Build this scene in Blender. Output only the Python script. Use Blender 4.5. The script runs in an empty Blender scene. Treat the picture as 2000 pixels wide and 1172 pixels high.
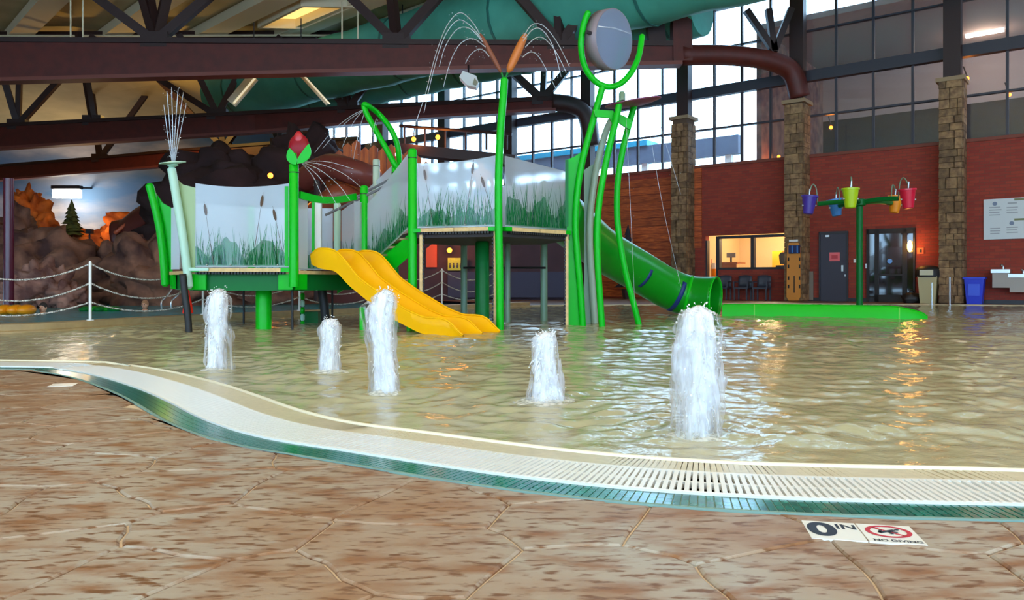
import bpy, bmesh, math, random
from mathutils import Vector, Matrix, noise as mnoise
random.seed(7)
S = bpy.context.scene
COL = S.collection
F, HZ, H = 1500.0, 548.0, 0.69          # focal length in pixels of a 2000 px wide frame, horizon row, eye height
# ---------------------------------------------------------------- camera
cam = bpy.data.cameras.new('camera'); camo = bpy.data.objects.new('camera', cam); COL.objects.link(camo)
camo.location = (0, 0, H); camo.rotation_euler = (math.pi/2, 0, 0)
cam.sensor_width = 36; cam.lens = 27; cam.shift_y = -(586-HZ)/2000; cam.clip_end = 400
S.camera = camo
# ---------------------------------------------------------------- daylight and exposure
wd = bpy.data.worlds.new('daylight'); S.world = wd; wd.use_nodes = True
bg = wd.node_tree.nodes['Background']; bg.inputs[0].default_value = (0.42, 0.70, 1.0, 1); bg.inputs[1].default_value = 7.0
S.view_settings.view_transform = 'Standard'; S.view_settings.look = 'None'
S.view_settings.exposure = 0.5; S.view_settings.gamma = 1.0; S.view_settings.use_curve_mapping = False

# ---------------------------------------------------------------- helpers
def W(px, py, Y): return Vector(((px-1000)*Y/F, Y, H-(py-HZ)*Y/F))
def G(px, py, z=0.0):
    Y = (H-z)*F/(py-HZ); return Vector(((px-1000)*Y/F, Y, z))
def lin(c):
    return tuple(((v/255)/12.92 if v/255 <= 0.04045 else ((v/255+0.055)/1.055)**2.4) for v in c[:3])+(1.0,)
MATS = {}
def nodes_of(name):
    m = bpy.data.materials.new(name); m.use_nodes = True
    nt = m.node_tree; return m, nt, nt.nodes['Principled BSDF'], nt.nodes['Material Output']
def mat(name, rgb, rough=0.5, metal=0.0, var=0.0, scale=6.0, rgb2=None, bump=0.0, bscale=None, stretch=None, emit=0.0, rand=0.0, spec=None, coat=0.0, trans=0.0, detail=4.0, lo=0.35, hi=0.68):
    if name in MATS: return MATS[name]
    m, nt, p, out = nodes_of(name); L = nt.links
    p.inputs['Base Color'].default_value = lin(rgb); p.inputs['Roughness'].default_value = rough; p.inputs['Metallic'].default_value = metal
    if spec is not None: p.inputs['Specular IOR Level'].default_value = spec
    if coat: p.inputs['Coat Weight'].default_value = coat; p.inputs['Coat Roughness'].default_value = 0.08
    geo = nt.nodes.new('ShaderNodeNewGeometry'); mp = nt.nodes.new('ShaderNodeMapping'); L.new(geo.outputs['Position'], mp.inputs[0])
    if stretch: mp.inputs['Scale'].default_value = stretch[:3]
    if stretch and len(stretch) > 3: mp.inputs['Rotation'].default_value = (0, 0, stretch[3])
    src = None
    if rgb2 is not None or var:
        nz = nt.nodes.new('ShaderNodeTexNoise'); nz.inputs['Scale'].default_value = scale; nz.inputs['Detail'].default_value = detail
        L.new(mp.outputs[0], nz.inputs['Vector'])
        cr = nt.nodes.new('ShaderNodeValToRGB'); L.new(nz.outputs['Fac'], cr.inputs[0])
        c1 = lin(rgb); c2 = lin(rgb2) if rgb2 is not None else tuple(max(0, v*(1-var)) for v in c1[:3])+(1,)
        cr.color_ramp.elements[0].color = c2; cr.color_ramp.elements[1].color = c1
        cr.color_ramp.elements[0].position = lo; cr.color_ramp.elements[1].position = hi
        src = cr.outputs[0]
    if rand:
        oi = nt.nodes.new('ShaderNodeObjectInfo'); hs = nt.nodes.new('ShaderNodeHueSaturation')
        mr = nt.nodes.new('ShaderNodeMapRange'); mr.inputs[3].default_value = 1-rand; mr.inputs[4].default_value = 1+rand
        L.new(oi.outputs['Random'], mr.inputs[0]); L.new(mr.outputs[0], hs.inputs['Value'])
        if src is not None: L.new(src, hs.inputs['Color'])
        else: hs.inputs['Color'].default_value = lin(rgb)
        src = hs.outputs[0]
    if src is not None: L.new(src, p.inputs['Base Color'])
    if bump:
        nb = nt.nodes.new('ShaderNodeTexNoise'); nb.inputs['Scale'].default_value = bscale or scale*3; nb.inputs['Detail'].default_value = 5
        L.new(mp.outputs[0], nb.inputs['Vector']); b = nt.nodes.new('ShaderNodeBump'); b.inputs['Strength'].default_value = bump
        b.inputs['Distance'].default_value = 0.02; L.new(nb.outputs['Fac'], b.inputs['Height']); L.new(b.outputs[0], p.inputs['Normal'])
    if emit:
        p.inputs['Emission Color'].default_value = lin(rgb); p.inputs['Emission Strength'].default_value = emit
    if trans:   # thin sheet that lets light through
        tr = nt.nodes.new('ShaderNodeBsdfTranslucent'); tr.inputs[0].default_value = lin(rgb)
        mx = nt.nodes.new('ShaderNodeMixShader'); mx.inputs[0].default_value = trans
        if src is not None: L.new(src, tr.inputs[0])
        L.new(p.outputs[0], mx.inputs[1]); L.new(tr.outputs[0], mx.inputs[2]); L.new(mx.outputs[0], out.inputs[0])
    MATS[name] = m; return m
def clear_mat(name, rgb, clear, rough=0.05, trans=0.4, gloss=0.08, noise_scale=0, stretch=(1, 1, 1), lo=.4, hi=.6):
    """partly see-through: transparent + translucent/diffuse body + a little gloss"""
    if name in MATS: return MATS[name]
    m, nt, p, out = nodes_of(name); L = nt.links; nt.nodes.remove(p)
    t = nt.nodes.new('ShaderNodeBsdfTransparent'); d = nt.nodes.new('ShaderNodeBsdfDiffuse'); tl = nt.nodes.new('ShaderNodeBsdfTranslucent')
    g = nt.nodes.new('ShaderNodeBsdfGlossy'); g.inputs['Roughness'].default_value = rough
    d.inputs[0].default_value = lin(rgb); tl.inputs[0].default_value = lin(rgb)
    a = nt.nodes.new('ShaderNodeMixShader'); a.inputs[0].default_value = trans; L.new(d.outputs[0], a.inputs[1]); L.new(tl.outputs[0], a.inputs[2])
    b = nt.nodes.new('ShaderNodeMixShader'); b.inputs[0].default_value = clear; L.new(a.outputs[0], b.inputs[1]); L.new(t.outputs[0], b.inputs[2])
    if noise_scale:
        geo = nt.nodes.new('ShaderNodeNewGeometry'); mp = nt.nodes.new('ShaderNodeMapping'); mp.inputs['Scale'].default_value = stretch
        L.new(geo.outputs['Position'], mp.inputs[0]); nz = nt.nodes.new('ShaderNodeTexNoise'); nz.inputs['Scale'].default_value = noise_scale; nz.inputs['Detail'].default_value = 3
        L.new(mp.outputs[0], nz.inputs['Vector']); mr = nt.nodes.new('ShaderNodeMapRange'); mr.inputs[1].default_value = lo; mr.inputs[2].default_value = hi
        mr.inputs[3].default_value = 1.0; mr.inputs[4].default_value = clear
        L.new(nz.outputs['Fac'], mr.inputs[0]); L.new(mr.outputs[0], b.inputs[0])
    c = nt.nodes.new('ShaderNodeMixShader'); c.inputs[0].default_value = gloss; L.new(b.outputs[0], c.inputs[1]); L.new(g.outputs[0], c.inputs[2])
    L.new(c.outputs[0], out.inputs[0]); MATS[name] = m; return m

def catmull(pts, k=6, closed=False):
    pts = [Vector(p) for p in pts]; n = len(pts); out = []
    for i in range(n if closed else n-1):
        p0 = pts[(i-1) % n] if closed or i > 0 else pts[0]; p1 = pts[i]; p2 = pts[(i+1) % n]
        p3 = pts[(i+2) % n] if closed or i+2 < n else pts[-1]
        for j in range(k):
            t = j/k
            out.append(0.5*((2*p1)+(p2-p0)*t+(2*p0-5*p1+4*p2-p3)*t*t+(3*p1-p0-3*p2+p3)*t**3))
    if not closed: out.append(pts[-1])
    return out
def origin(o):
    v = Vector((0, 0, 0))
    while o is not None: v += o.location; o = o.parent
    return v
class MB:
    def __init__(s): s.v = []; s.f = []
    def add(s, vs, fs):
        b = len(s.v); s.v += [Vector(v) for v in vs]; s.f += [tuple(i+b for i in f) for f in fs]; return s
    def hexa(s, a, b):   # two quads (bottom, top)
        return s.add(list(a)+list(b), [(3, 2, 1, 0), (4, 5, 6, 7), (0, 1, 5, 4), (1, 2, 6, 5), (2, 3, 7, 6), (3, 0, 4, 7)])
    def box(s, c, d, rz=0.0):
        x, y, z = d[0]/2, d[1]/2, d[2]/2; R = Matrix.Rotation(rz, 3, 'Z'); c = Vector(c)
        q = [(-x, -y), (x, -y), (x, y), (-x, y)]
        return s.hexa([c+R@Vector((a, b, -z)) for a, b in q], [c+R@Vector((a, b, z)) for a, b in q])
    def beam(s, p, q, w, h, up=(0, 0, 1)):
        p = Vector(p); q = Vector(q); d = (q-p).normalized(); u = Vector(up)
        r = d.cross(u)
        if r.length < 1e-4: r = d.cross(Vector((0, 1, 0)))
        r.normalize(); u = r.cross(d).normalized()
        o = [(-w/2, -h/2), (w/2, -h/2), (w/2, h/2), (-w/2, h/2)]
        return s.hexa([p+r*a+u*b for a, b in o], [q+r*a+u*b for a, b in o])
    def tube(s, pts, r, n=8, caps=True, closed=False, flat=None):
        pts = [Vector(p) for p in pts]; m = len(pts); rs = r if isinstance(r, (list, tuple)) else [r]*m
        vs = []; prev = None
        for i in range(m):
            a = pts[(i-1) % m] if closed or i > 0 else pts[i]; b = pts[(i+1) % m] if closed or i < m-1 else pts[i]
            t = (b-a).normalized()
            if prev is None:
                ref = Vector((0, 0, 1)) if abs(t.z) < 0.9 else Vector((0, 1, 0)); x = t.cross(ref).normalized()
            else:
                x = (prev-t*prev.dot(t)).normalized()
            prev = x; y = t.cross(x)
            for k in range(n):
                an = 2*math.pi*k/n; vs.append(pts[i]+x*math.cos(an)*rs[i]+y*math.sin(an)*rs[i]*(flat or 1))
        fs = []
        for i in range(m if closed else m-1):
            for k in range(n):
                a = i*n+k; b = i*n+(k+1) % n; c = ((i+1) % m)*n+(k+1) % n; d = ((i+1) % m)*n+k; fs.append((a, b, c, d))
        if caps and not closed: fs += [tuple(reversed(range(n))), tuple(range((m-1)*n, m*n))]
        return s.add(vs, fs)
    def lathe(s, c, prof, n=20, axis=None, caps=True):   # prof: [(r, h)]
        c = Vector(c); M = Matrix.Identity(3)
        if axis is not None: M = Vector((0, 0, 1)).rotation_difference(Vector(axis).normalized()).to_matrix()
        vs = [c+M@Vector((r*math.cos(2*math.pi*k/n), r*math.sin(2*math.pi*k/n), h)) for r, h in prof for k in range(n)]
        m = len(prof); fs = [(i*n+k, i*n+(k+1) % n, (i+1)*n+(k+1) % n, (i+1)*n+k) for i in range(m-1) for k in range(n)]
        if caps: fs += [tuple(reversed(range(n))), tuple(range((m-1)*n, m*n))]
        return s.add(vs, fs)
    def ball(s, c, r, n=10, m=7, sq=(1, 1, 1), amp=0.0, fr=1.0, seed=0):
        c = Vector(c); prof = []
        vs = []
        for i in range(m+1):
            th = math.pi*i/m
            for k in range(n):
                d = Vector((math.sin(th)*math.cos(2*math.pi*k/n), math.sin(th)*math.sin(2*math.pi*k/n), math.cos(th)))
                q = 1+amp*mnoise.noise(d*fr*2+Vector((seed*3.1, seed*1.7, seed)))
                vs.append(c+Vector((d.x*r*sq[0]*q, d.y*r*sq[1]*q, d.z*r*sq[2]*q)))
        fs = [(i*n+k, (i+1)*n+k, (i+1)*n+(k+1) % n, i*n+(k+1) % n) for i in range(m) for k in range(n)]
        return s.add(vs, fs)
    def prism(s, poly, off):   # polygon of 3D points extruded by a vector
        poly = [Vector(p) for p in poly]; off = Vector(off); n = len(poly)
        vs = poly+[p+off for p in poly]
        return s.add(vs, [tuple(reversed(range(n))), tuple(range(n, 2*n))]+[(i, (i+1) % n, n+(i+1) % n, n+i) for i in range(n)])
    def grid(s, rows, closed=False):
        n = len(rows[0]); vs = [v for r in rows for v in r]
        return s.add(vs, [(i*n+k, i*n+k+1, (i+1)*n+k+1, (i+1)*n+k) for i in range(len(rows)-1) for k in range(n-1)])
    def build(s, name, m, parent=None, smooth=False, merge=False, solid=0.0):
        me = bpy.data.meshes.new(name); o = bpy.data.objects.new(name, me); COL.objects.link(o)
        og = Vector((0, 0, 0))
        if parent is not None: o.parent = parent; og = origin(parent)
        me.from_pydata([tuple(v-og) for v in s.v], [], s.f)
        b = bmesh.new(); b.from_mesh(me)
        if merge: bmesh.ops.remove_doubles(b, verts=b.verts, dist=1e-4)
        bmesh.ops.recalc_face_normals(b, faces=b.faces); b.to_mesh(me); b.free()
        if smooth:
            me.polygons.foreach_set('use_smooth', [True]*len(me.polygons))
            if smooth == 'auto': me.set_sharp_from_angle(angle=math.radians(40))
        if solid:
            md = o.modifiers.new('thickness', 'SOLIDIFY'); md.thickness = solid; md.offset = 0
        me.materials.append(m); me.update(); return o
def tag(o, label=None, cat=None, group=None, kind=None):
    if label: o['label'] = label
    if cat: o['category'] = cat
    if group: o['group'] = group
    if kind: o['kind'] = kind
    return o
def thing(name, label, cat, loc=(0, 0, 0), group=None):
    o = bpy.data.objects.new(name, None); COL.objects.link(o); o.location = loc; o.empty_display_size = 0.2
    return tag(o, label, cat, group)
def place(me, name, parent, loc, rot=(0, 0, 0), scale=(1, 1, 1)):   # one more object on shared mesh data
    o = bpy.data.objects.new(name, me); COL.objects.link(o); o.parent = parent
    o.location = Vector(loc)-(origin(parent) if parent is not None else Vector((0, 0, 0))); o.rotation_euler = rot; o.scale = scale; return o
def dup(root, delta, label=None):
    r = root.copy(); COL.objects.link(r); r.location = root.location+Vector(delta)
    if label: r['label'] = label
    for ch in list(root.children):
        c = ch.copy(); COL.objects.link(c); c.parent = r
        for g in list(ch.children):
            d = g.copy(); COL.objects.link(d); d.parent = c
    return r
def text_mesh(body, size, name, m, parent, loc, rot, extrude=0.0, sx=1.0, bold=0.0):
    cu = bpy.data.curves.new('letters', 'FONT'); cu.body = body; cu.size = size; cu.align_x = 'CENTER'; cu.align_y = 'CENTER'; cu.extrude = extrude; cu.offset = bold
    t = bpy.data.objects.new('letters', cu); COL.objects.link(t); dg = bpy.context.evaluated_depsgraph_get()
    me = bpy.data.meshes.new_from_object(t.evaluated_get(dg)); bpy.data.objects.remove(t); me.materials.clear(); me.materials.append(m)
    return place(me, name, parent, loc, rot, (sx, 1, 1))
def lamp(parent, loc, watts, rgb=(255, 200, 140), size=0.1, spot=None):
    l = bpy.data.lights.new('bulb_light', 'POINT'); l.energy = watts; l.color = lin(rgb)[:3]; l.shadow_soft_size = size
    o = bpy.data.objects.new('bulb_light', l); COL.objects.link(o)
    if parent is not None: o.parent = parent; o.location = Vector(loc)-origin(parent)
    else: o.location = loc
    return o

# ---------------------------------------------------------------- materials
M_green = mat('green_paint', (0, 178, 20), 0.3, spec=.22)
M_dgreen = mat('dark_green_paint', (4, 104, 40), 0.35, spec=.2)
M_pale = mat('pale_green_paint', (178, 214, 192), 0.35, spec=.3)
M_sage = mat('sage_plastic', (112, 140, 112), 0.35)
M_yellow = mat('yellow_fibreglass', (255, 186, 2), 0.3, spec=.25)
M_slide = mat('green_fibreglass', (8, 140, 24), 0.3, spec=.25)
M_flume = mat('bright_green_fibreglass', (10, 186, 22), 0.35, spec=.2)
M_seam = mat('navy_band', (16, 44, 112), 0.5)
M_tan = mat('tan_plank', (222, 188, 128), 0.6, var=0.2, scale=14)
M_black = mat('black_rubber', (24, 24, 26), 0.55)
M_dark = mat('dark_metal', (46, 46, 52), 0.45, metal=0.2)
M_steel = mat('brushed_steel', (190, 190, 190), 0.3, metal=0.9)
M_white = mat('white_paint', (232, 232, 228), 0.45)
M_rope = mat('white_rope', (226, 222, 214), 0.8, rgb2=(120, 116, 112), scale=60, lo=.45, hi=.55)
M_beam = mat('red_brown_steel', (88, 26, 16), 0.55, var=0.3, scale=3)
M_beamd = mat('dark_brown_steel', (46, 24, 22), 0.55)
M_roof = mat('beige_roof_deck', (204, 186, 136), 0.8, var=0.18, scale=0.6)
M_purlin = mat('cream_purlin', (224, 212, 178), 0.75)
M_teal = mat('teal_duct_fabric', (78, 172, 150), 0.75, var=0.2, scale=1.2)
M_brick = mat('red_brick', (146, 52, 38), 0.8, rgb2=(112, 36, 34), scale=2.2, bump=0.3, bscale=30)
M_mull = mat('dark_mullion', (50, 48, 58), 0.5)
M_stoneA = mat('ledge_stone', (150, 118, 82), 0.85, rgb2=(104, 78, 56), scale=7, bump=0.5, bscale=30, rand=0.35)
M_mortar = mat('stone_mortar', (92, 72, 56), 0.9)
M_cedar = mat('cedar_plank', (214, 104, 44), 0.6, rgb2=(150, 62, 30), scale=3, stretch=(1, 1, 9), rand=0.25)
M_grate = mat('white_grate_plastic', (236, 234, 226), 0.35)
M_cream = mat('cream_tile', (218, 206, 172), 0.35, var=0.12, scale=30)
M_tealt = mat('teal_glazed_tile', (34, 116, 98), 0.16, rand=0.3, var=0.25, scale=20)
M_grout = mat('grey_green_grout', (126, 158, 146), 0.6)
def deck_material():
    m, nt, p, out = nodes_of('wet_stamped_stone'); L = nt.links; geo = nt.nodes.new('ShaderNodeNewGeometry')
    def nz(scale, st, rot, detail, lo, hi):
        mp = nt.nodes.new('ShaderNodeMapping'); mp.inputs['Scale'].default_value = st; mp.inputs['Rotation'].default_value = (0, 0, rot); L.new(geo.outputs['Position'], mp.inputs[0])
        n = nt.nodes.new('ShaderNodeTexNoise'); n.inputs['Scale'].default_value = scale; n.inputs['Detail'].default_value = detail; L.new(mp.outputs[0], n.inputs['Vector'])
        r = nt.nodes.new('ShaderNodeMapRange'); r.inputs[1].default_value = lo; r.inputs[2].default_value = hi; L.new(n.outputs['Fac'], r.inputs[0]); return r.outputs[0], n.outputs['Fac']
    def mix(f, a, b):
        x = nt.nodes.new('ShaderNodeMix'); x.data_type = 'RGBA'; L.new(f, x.inputs[0])
        for i, c in ((6, a), (7, b)):
            if isinstance(c, tuple): x.inputs[i].default_value = lin(c)
            else: L.new(c, x.inputs[i])
        return x.outputs[2]
    big, _ = nz(1.3, (1, 1.3, 1), .3, 5, .40, .66); mid, mf = nz(7, (.7, 1.7, 1), -.5, 7, .47, .66); sm, sf = nz(26, (.55, 1.6, 1), -.5, 5, .53, .64)
    c = mix(big, (172, 162, 146), (158, 124, 94)); c = mix(mid, c, (142, 100, 68)); c = mix(sm, c, (116, 78, 50))
    L.new(c, p.inputs['Base Color']); p.inputs['Roughness'].default_value = .45; p.inputs['Specular IOR Level'].default_value = .35
    b = nt.nodes.new('ShaderNodeBump'); b.inputs['Strength'].default_value = .45; b.inputs['Distance'].default_value = .012; L.new(mf, b.inputs['Height']); L.new(b.outputs[0], p.inputs['Normal']); return m
M_deck = deck_material()
M_joint = mat('sandy_joint', (224, 198, 164), 0.8, var=0.15, scale=20)
M_ddeck = mat('far_wet_deck', (138, 104, 78), 0.35, var=0.3, scale=2)
M_curb = mat('tan_curb', (176, 150, 104), 0.55, var=0.2, scale=6)
M_rock = mat('brown_artificial_rock', (150, 100, 76), 0.85, rgb2=(70, 40, 36), scale=1.6, bump=0.7, bscale=5)
M_orock = mat('orange_artificial_rock', (214, 118, 44), 0.85, rgb2=(140, 62, 24), scale=1.2, bump=0.6, bscale=5)
M_leaf = mat('conifer_green', (44, 66, 40), 0.8, var=0.4, scale=9)
M_bark = mat('bark_brown', (84, 56, 36), 0.9)
M_skin = mat('skin', (214, 158, 128), 0.6)
M_hair = mat('dark_hair', (44, 32, 28), 0.7)
M_purple = mat('purple_plastic', (74, 52, 160), 0.3)
M_blue = mat('sky_blue_plastic', (62, 136, 214), 0.3)
M_lime = mat('lime_plastic', (180, 212, 14), 0.3)
M_orange = mat('orange_plastic', (246, 150, 12), 0.35)
M_red = mat('red_plastic', (214, 24, 58), 0.3)
M_bin = mat('blue_bin_plastic', (28, 54, 206), 0.4)
M_amber = mat('amber_bulb', (255, 132, 36), 0.4, emit=5.0)
M_tube = mat('fluorescent_tube', (250, 248, 240), 0.4, emit=4.0)
M_glass = clear_mat('window_glass', (200, 215, 225), 0.98, rough=0.02, gloss=0.05)
def frost_material(name, rgb, clear, rough, trans):
    m, nt, p, out = nodes_of(name); L = nt.links; nt.nodes.remove(p)
    r = nt.nodes.new('ShaderNodeBsdfRefraction'); r.inputs['IOR'].default_value = 1.03; r.inputs['Roughness'].default_value = rough; r.inputs['Color'].default_value = (1, 1, 1, 1)
    d = nt.nodes.new('ShaderNodeBsdfDiffuse'); tl = nt.nodes.new('ShaderNodeBsdfTranslucent'); d.inputs[0].default_value = lin(rgb); tl.inputs[0].default_value = lin(rgb)
    a = nt.nodes.new('ShaderNodeMixShader'); a.inputs[0].default_value = trans; L.new(d.outputs[0], a.inputs[1]); L.new(tl.outputs[0], a.inputs[2])
    b = nt.nodes.new('ShaderNodeMixShader'); b.inputs[0].default_value = clear; L.new(a.outputs[0], b.inputs[1]); L.new(r.outputs[0], b.inputs[2])
    g = nt.nodes.new('ShaderNodeBsdfGlossy'); g.inputs['Roughness'].default_value = .2; c = nt.nodes.new('ShaderNodeMixShader'); c.inputs[0].default_value = .05
    L.new(b.outputs[0], c.inputs[1]); L.new(g.outputs[0], c.inputs[2]); L.new(c.outputs[0], out.inputs[0]); return m
M_frost = frost_material('frosted_polycarbonate', (236, 243, 250), .62, .30, .55)
M_print = clear_mat('green_grass_print', (46, 150, 84), 0.15, trans=0.55, gloss=0.02)
M_printd = clear_mat('deep_green_grass_print', (24, 112, 84), 0.15, trans=0.55, gloss=0.02)
M_haze = clear_mat('green_foot_print', (70, 160, 116), 0.42, trans=0.5, gloss=0.02)
M_catp = clear_mat('brown_cattail_print', (112, 84, 66), 0.10, trans=0.4, gloss=0.02)
M_lens = clear_mat('cloudy_bucket_plastic', (196, 218, 246), 0.55, rough=0.10, trans=0.6, gloss=0.10)
M_spray = clear_mat('water_streak', (240, 246, 255), 0.62, trans=0.5, gloss=0.10)
M_foam = mat('white_water', (254, 253, 252), 0.5, trans=0.2, var=0.10, scale=26, stretch=(1, 1, .2), bump=0.25, bscale=40)
M_veil = clear_mat('falling_water_veil', (244, 246, 252), 0.30, rough=.1, trans=0.5, gloss=0.03, noise_scale=24, stretch=(1, 1, .10), lo=.40, hi=.72)
# ================================================================ SETTING
# ---- special materials
def brick_material():
    m, nt, p, out = nodes_of('red_brickwork'); L = nt.links
    geo = nt.nodes.new('ShaderNodeNewGeometry'); mp = nt.nodes.new('ShaderNodeMapping'); mp.inputs['Rotation'].default_value = (0, 0, -math.atan2(.62, -.785))
    sp = nt.nodes.new('ShaderNodeSeparateXYZ'); cb = nt.nodes.new('ShaderNodeCombineXYZ'); bt = nt.nodes.new('ShaderNodeTexBrick')
    L.new(geo.outputs['Position'], mp.inputs[0]); L.new(mp.outputs[0], sp.inputs[0]); L.new(sp.outputs[0], cb.inputs[0]); L.new(sp.outputs[2], cb.inputs[1])
    L.new(cb.outputs[0], bt.inputs['Vector']); bt.inputs['Scale'].default_value = 1.0
    bt.inputs['Brick Width'].default_value = .26; bt.inputs['Row Height'].default_value = .09; bt.inputs['Mortar Size'].default_value = .008
    bt.inputs['Color1'].default_value = lin((156, 60, 42)); bt.inputs['Color2'].default_value = lin((136, 48, 38)); bt.inputs['Mortar'].default_value = lin((120, 60, 48))
    L.new(bt.outputs['Color'], p.inputs['Base Color']); p.inputs['Roughness'].default_value = .85
    b = nt.nodes.new('ShaderNodeBump'); b.inputs['Strength'].default_value = .4; b.inputs['Distance'].default_value = .01; b.invert = True
    L.new(bt.outputs['Fac'], b.inputs['Height']); L.new(b.outputs[0], p.inputs['Normal']); return m
def water_material(name, body, clear, s1, s2, strength, tint=(226, 236, 214)):
    m, nt, p, out = nodes_of(name); L = nt.links; nt.nodes.remove(p)
    geo = nt.nodes.new('ShaderNodeNewGeometry'); h = None
    for sc, wt in ((s1, 1.0), (s2, .35)):
        nz = nt.nodes.new('ShaderNodeTexNoise'); nz.inputs['Scale'].default_value = sc; nz.inputs['Detail'].default_value = 2.5; nz.inputs['Distortion'].default_value = .6
        mp = nt.nodes.new('ShaderNodeMapping'); mp.inputs['Rotation'].default_value = (0, 0, .5*sc); mp.inputs['Scale'].default_value = (1, 1.35, 1); L.new(geo.outputs['Position'], mp.inputs[0]); L.new(mp.outputs[0], nz.inputs['Vector'])
        mu = nt.nodes.new('ShaderNodeMath'); mu.operation = 'MULTIPLY'; mu.inputs[1].default_value = wt; L.new(nz.outputs['Fac'], mu.inputs[0])
        if h is None: h = mu.outputs[0]
        else:
            ad = nt.nodes.new('ShaderNodeMath'); L.new(h, ad.inputs[0]); L.new(mu.outputs[0], ad.inputs[1]); h = ad.outputs[0]
    b = nt.nodes.new('ShaderNodeBump'); b.inputs['Strength'].default_value = 1.0; b.inputs['Distance'].default_value = strength; L.new(h, b.inputs['Height'])
    t = nt.nodes.new('ShaderNodeBsdfTransparent'); t.inputs[0].default_value = lin(tint)
    d = nt.nodes.new('ShaderNodeBsdfDiffuse'); d.inputs[0].default_value = lin(body); L.new(b.outputs[0], d.inputs['Normal'])
    g = nt.nodes.new('ShaderNodeBsdfGlossy'); g.inputs['Roughness'].default_value = .03; L.new(b.outputs[0], g.inputs['Normal'])
    a = nt.nodes.new('ShaderNodeMixShader'); a.inputs[0].default_value = clear; L.new(d.outputs[0], a.inputs[1]); L.new(t.outputs[0], a.inputs[2])
    fr = nt.nodes.new('ShaderNodeFresnel'); fr.inputs[0].default_value = 1.33; L.new(b.outputs[0], fr.inputs['Normal'])
    c = nt.nodes.new('ShaderNodeMixShader'); L.new(fr.outputs[0], c.inputs[0]); L.new(a.outputs[0], c.inputs[1]); L.new(g.outputs[0], c.inputs[2])
    L.new(c.outputs[0], out.inputs[0]); return m
M_brick = brick_material()
M_water = water_material('rippled_pool_water', (226, 218, 176), .40, 14.0, 40.0, .0035)
M_river = mat('teal_river_water', (64, 176, 190), .2, rgb2=(34, 126, 146), scale=3, stretch=(1, 3, 1), bump=.5, bscale=6, spec=.3)
M_sand = mat('sandy_pool_floor', (196, 184, 142), .7, var=.18, scale=2.5)
def sky_paint():
    m, nt, p, out = nodes_of('painted_sky_mural'); L = nt.links
    geo = nt.nodes.new('ShaderNodeNewGeometry'); mp = nt.nodes.new('ShaderNodeMapping'); mp.inputs['Scale'].default_value = (.14, .14, .45); L.new(geo.outputs['Position'], mp.inputs[0])
    nz = nt.nodes.new('ShaderNodeTexNoise'); nz.inputs['Scale'].default_value = 1.0; nz.inputs['Detail'].default_value = 6; L.new(mp.outputs[0], nz.inputs['Vector'])
    cr = nt.nodes.new('ShaderNodeValToRGB'); e = cr.color_ramp.elements; e[0].position = .38; e[0].color = lin((70, 112, 164)); e[1].position = .7; e[1].color = lin((206, 202, 210))
    k = e.new(.52); k.color = lin((122, 136, 164)); L.new(nz.outputs['Fac'], cr.inputs[0]); L.new(cr.outputs[0], p.inputs['Base Color']); p.inputs['Roughness'].default_value = .8; return m
M_sky = sky_paint()

# ---- the curved edge of the pool (deck side) on the ground
EDGE = [Vector((-9, 5.7, 0)), Vector((-6.5, 6.15, 0))]+[G(*p) for p in ((0, 721), (70, 725), (140, 738), (210, 762), (262, 788), (315, 820), (367, 843), (420, 860), (490, 876), (595, 893), (700, 911), (900, 944), (1100, 970), (1300, 989), (1500, 1002), (1700, 1010), (2000, 1018))]+[Vector((2.4, 2.16, 0)), Vector((4.5, 2.5, 0)), Vector((9, 4.4, 0)), Vector((15, 9, 0))]
_c = catmull(EDGE, 14)
def resample(pts, step=None, n=None):
    d = [0.0]
    for a, b in zip(pts, pts[1:]): d.append(d[-1]+(b-a).length)
    n = n or int(d[-1]/step)+1; out = []; j = 0
    for i in range(n):
        s = d[-1]*i/(n-1)
        while j < len(d)-2 and d[j+1] < s: j += 1
        t = (s-d[j])/max(1e-9, d[j+1]-d[j]); out.append(pts[j].lerp(pts[j+1], t))
    return out
PITCH = 0.0262
EC = resample(_c, PITCH)
EN = []
for i in range(len(EC)):
    t = (EC[min(i+1, len(EC)-1)]-EC[max(i-1, 0)]).normalized(); EN.append(Vector((-t.y, t.x, 0)))
def off(i, d, z=0.0): return EC[i]+EN[i]*d+Vector((0, 0, z))
def edge_y(x):
    for a, b in zip(EC, EC[1:]):
        if a.x <= x <= b.x: return a.y+(b.y-a.y)*(x-a.x)/max(1e-9, b.x-a.x)
    return EC[0].y if x < EC[0].x else EC[-1].y
VIS = [i for i in range(len(EC)) if EC[i].y > 0 and -0.70*EC[i].y-.3 < EC[i].x < .70*EC[i].y+.25]   # stretch seen in the frame, with a margin
VIS_NEAR = sorted(VIS, key=lambda i: (EC[i]-Vector((0, 0, 0))).length)
print('edge pieces in view', len(VIS))

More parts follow.
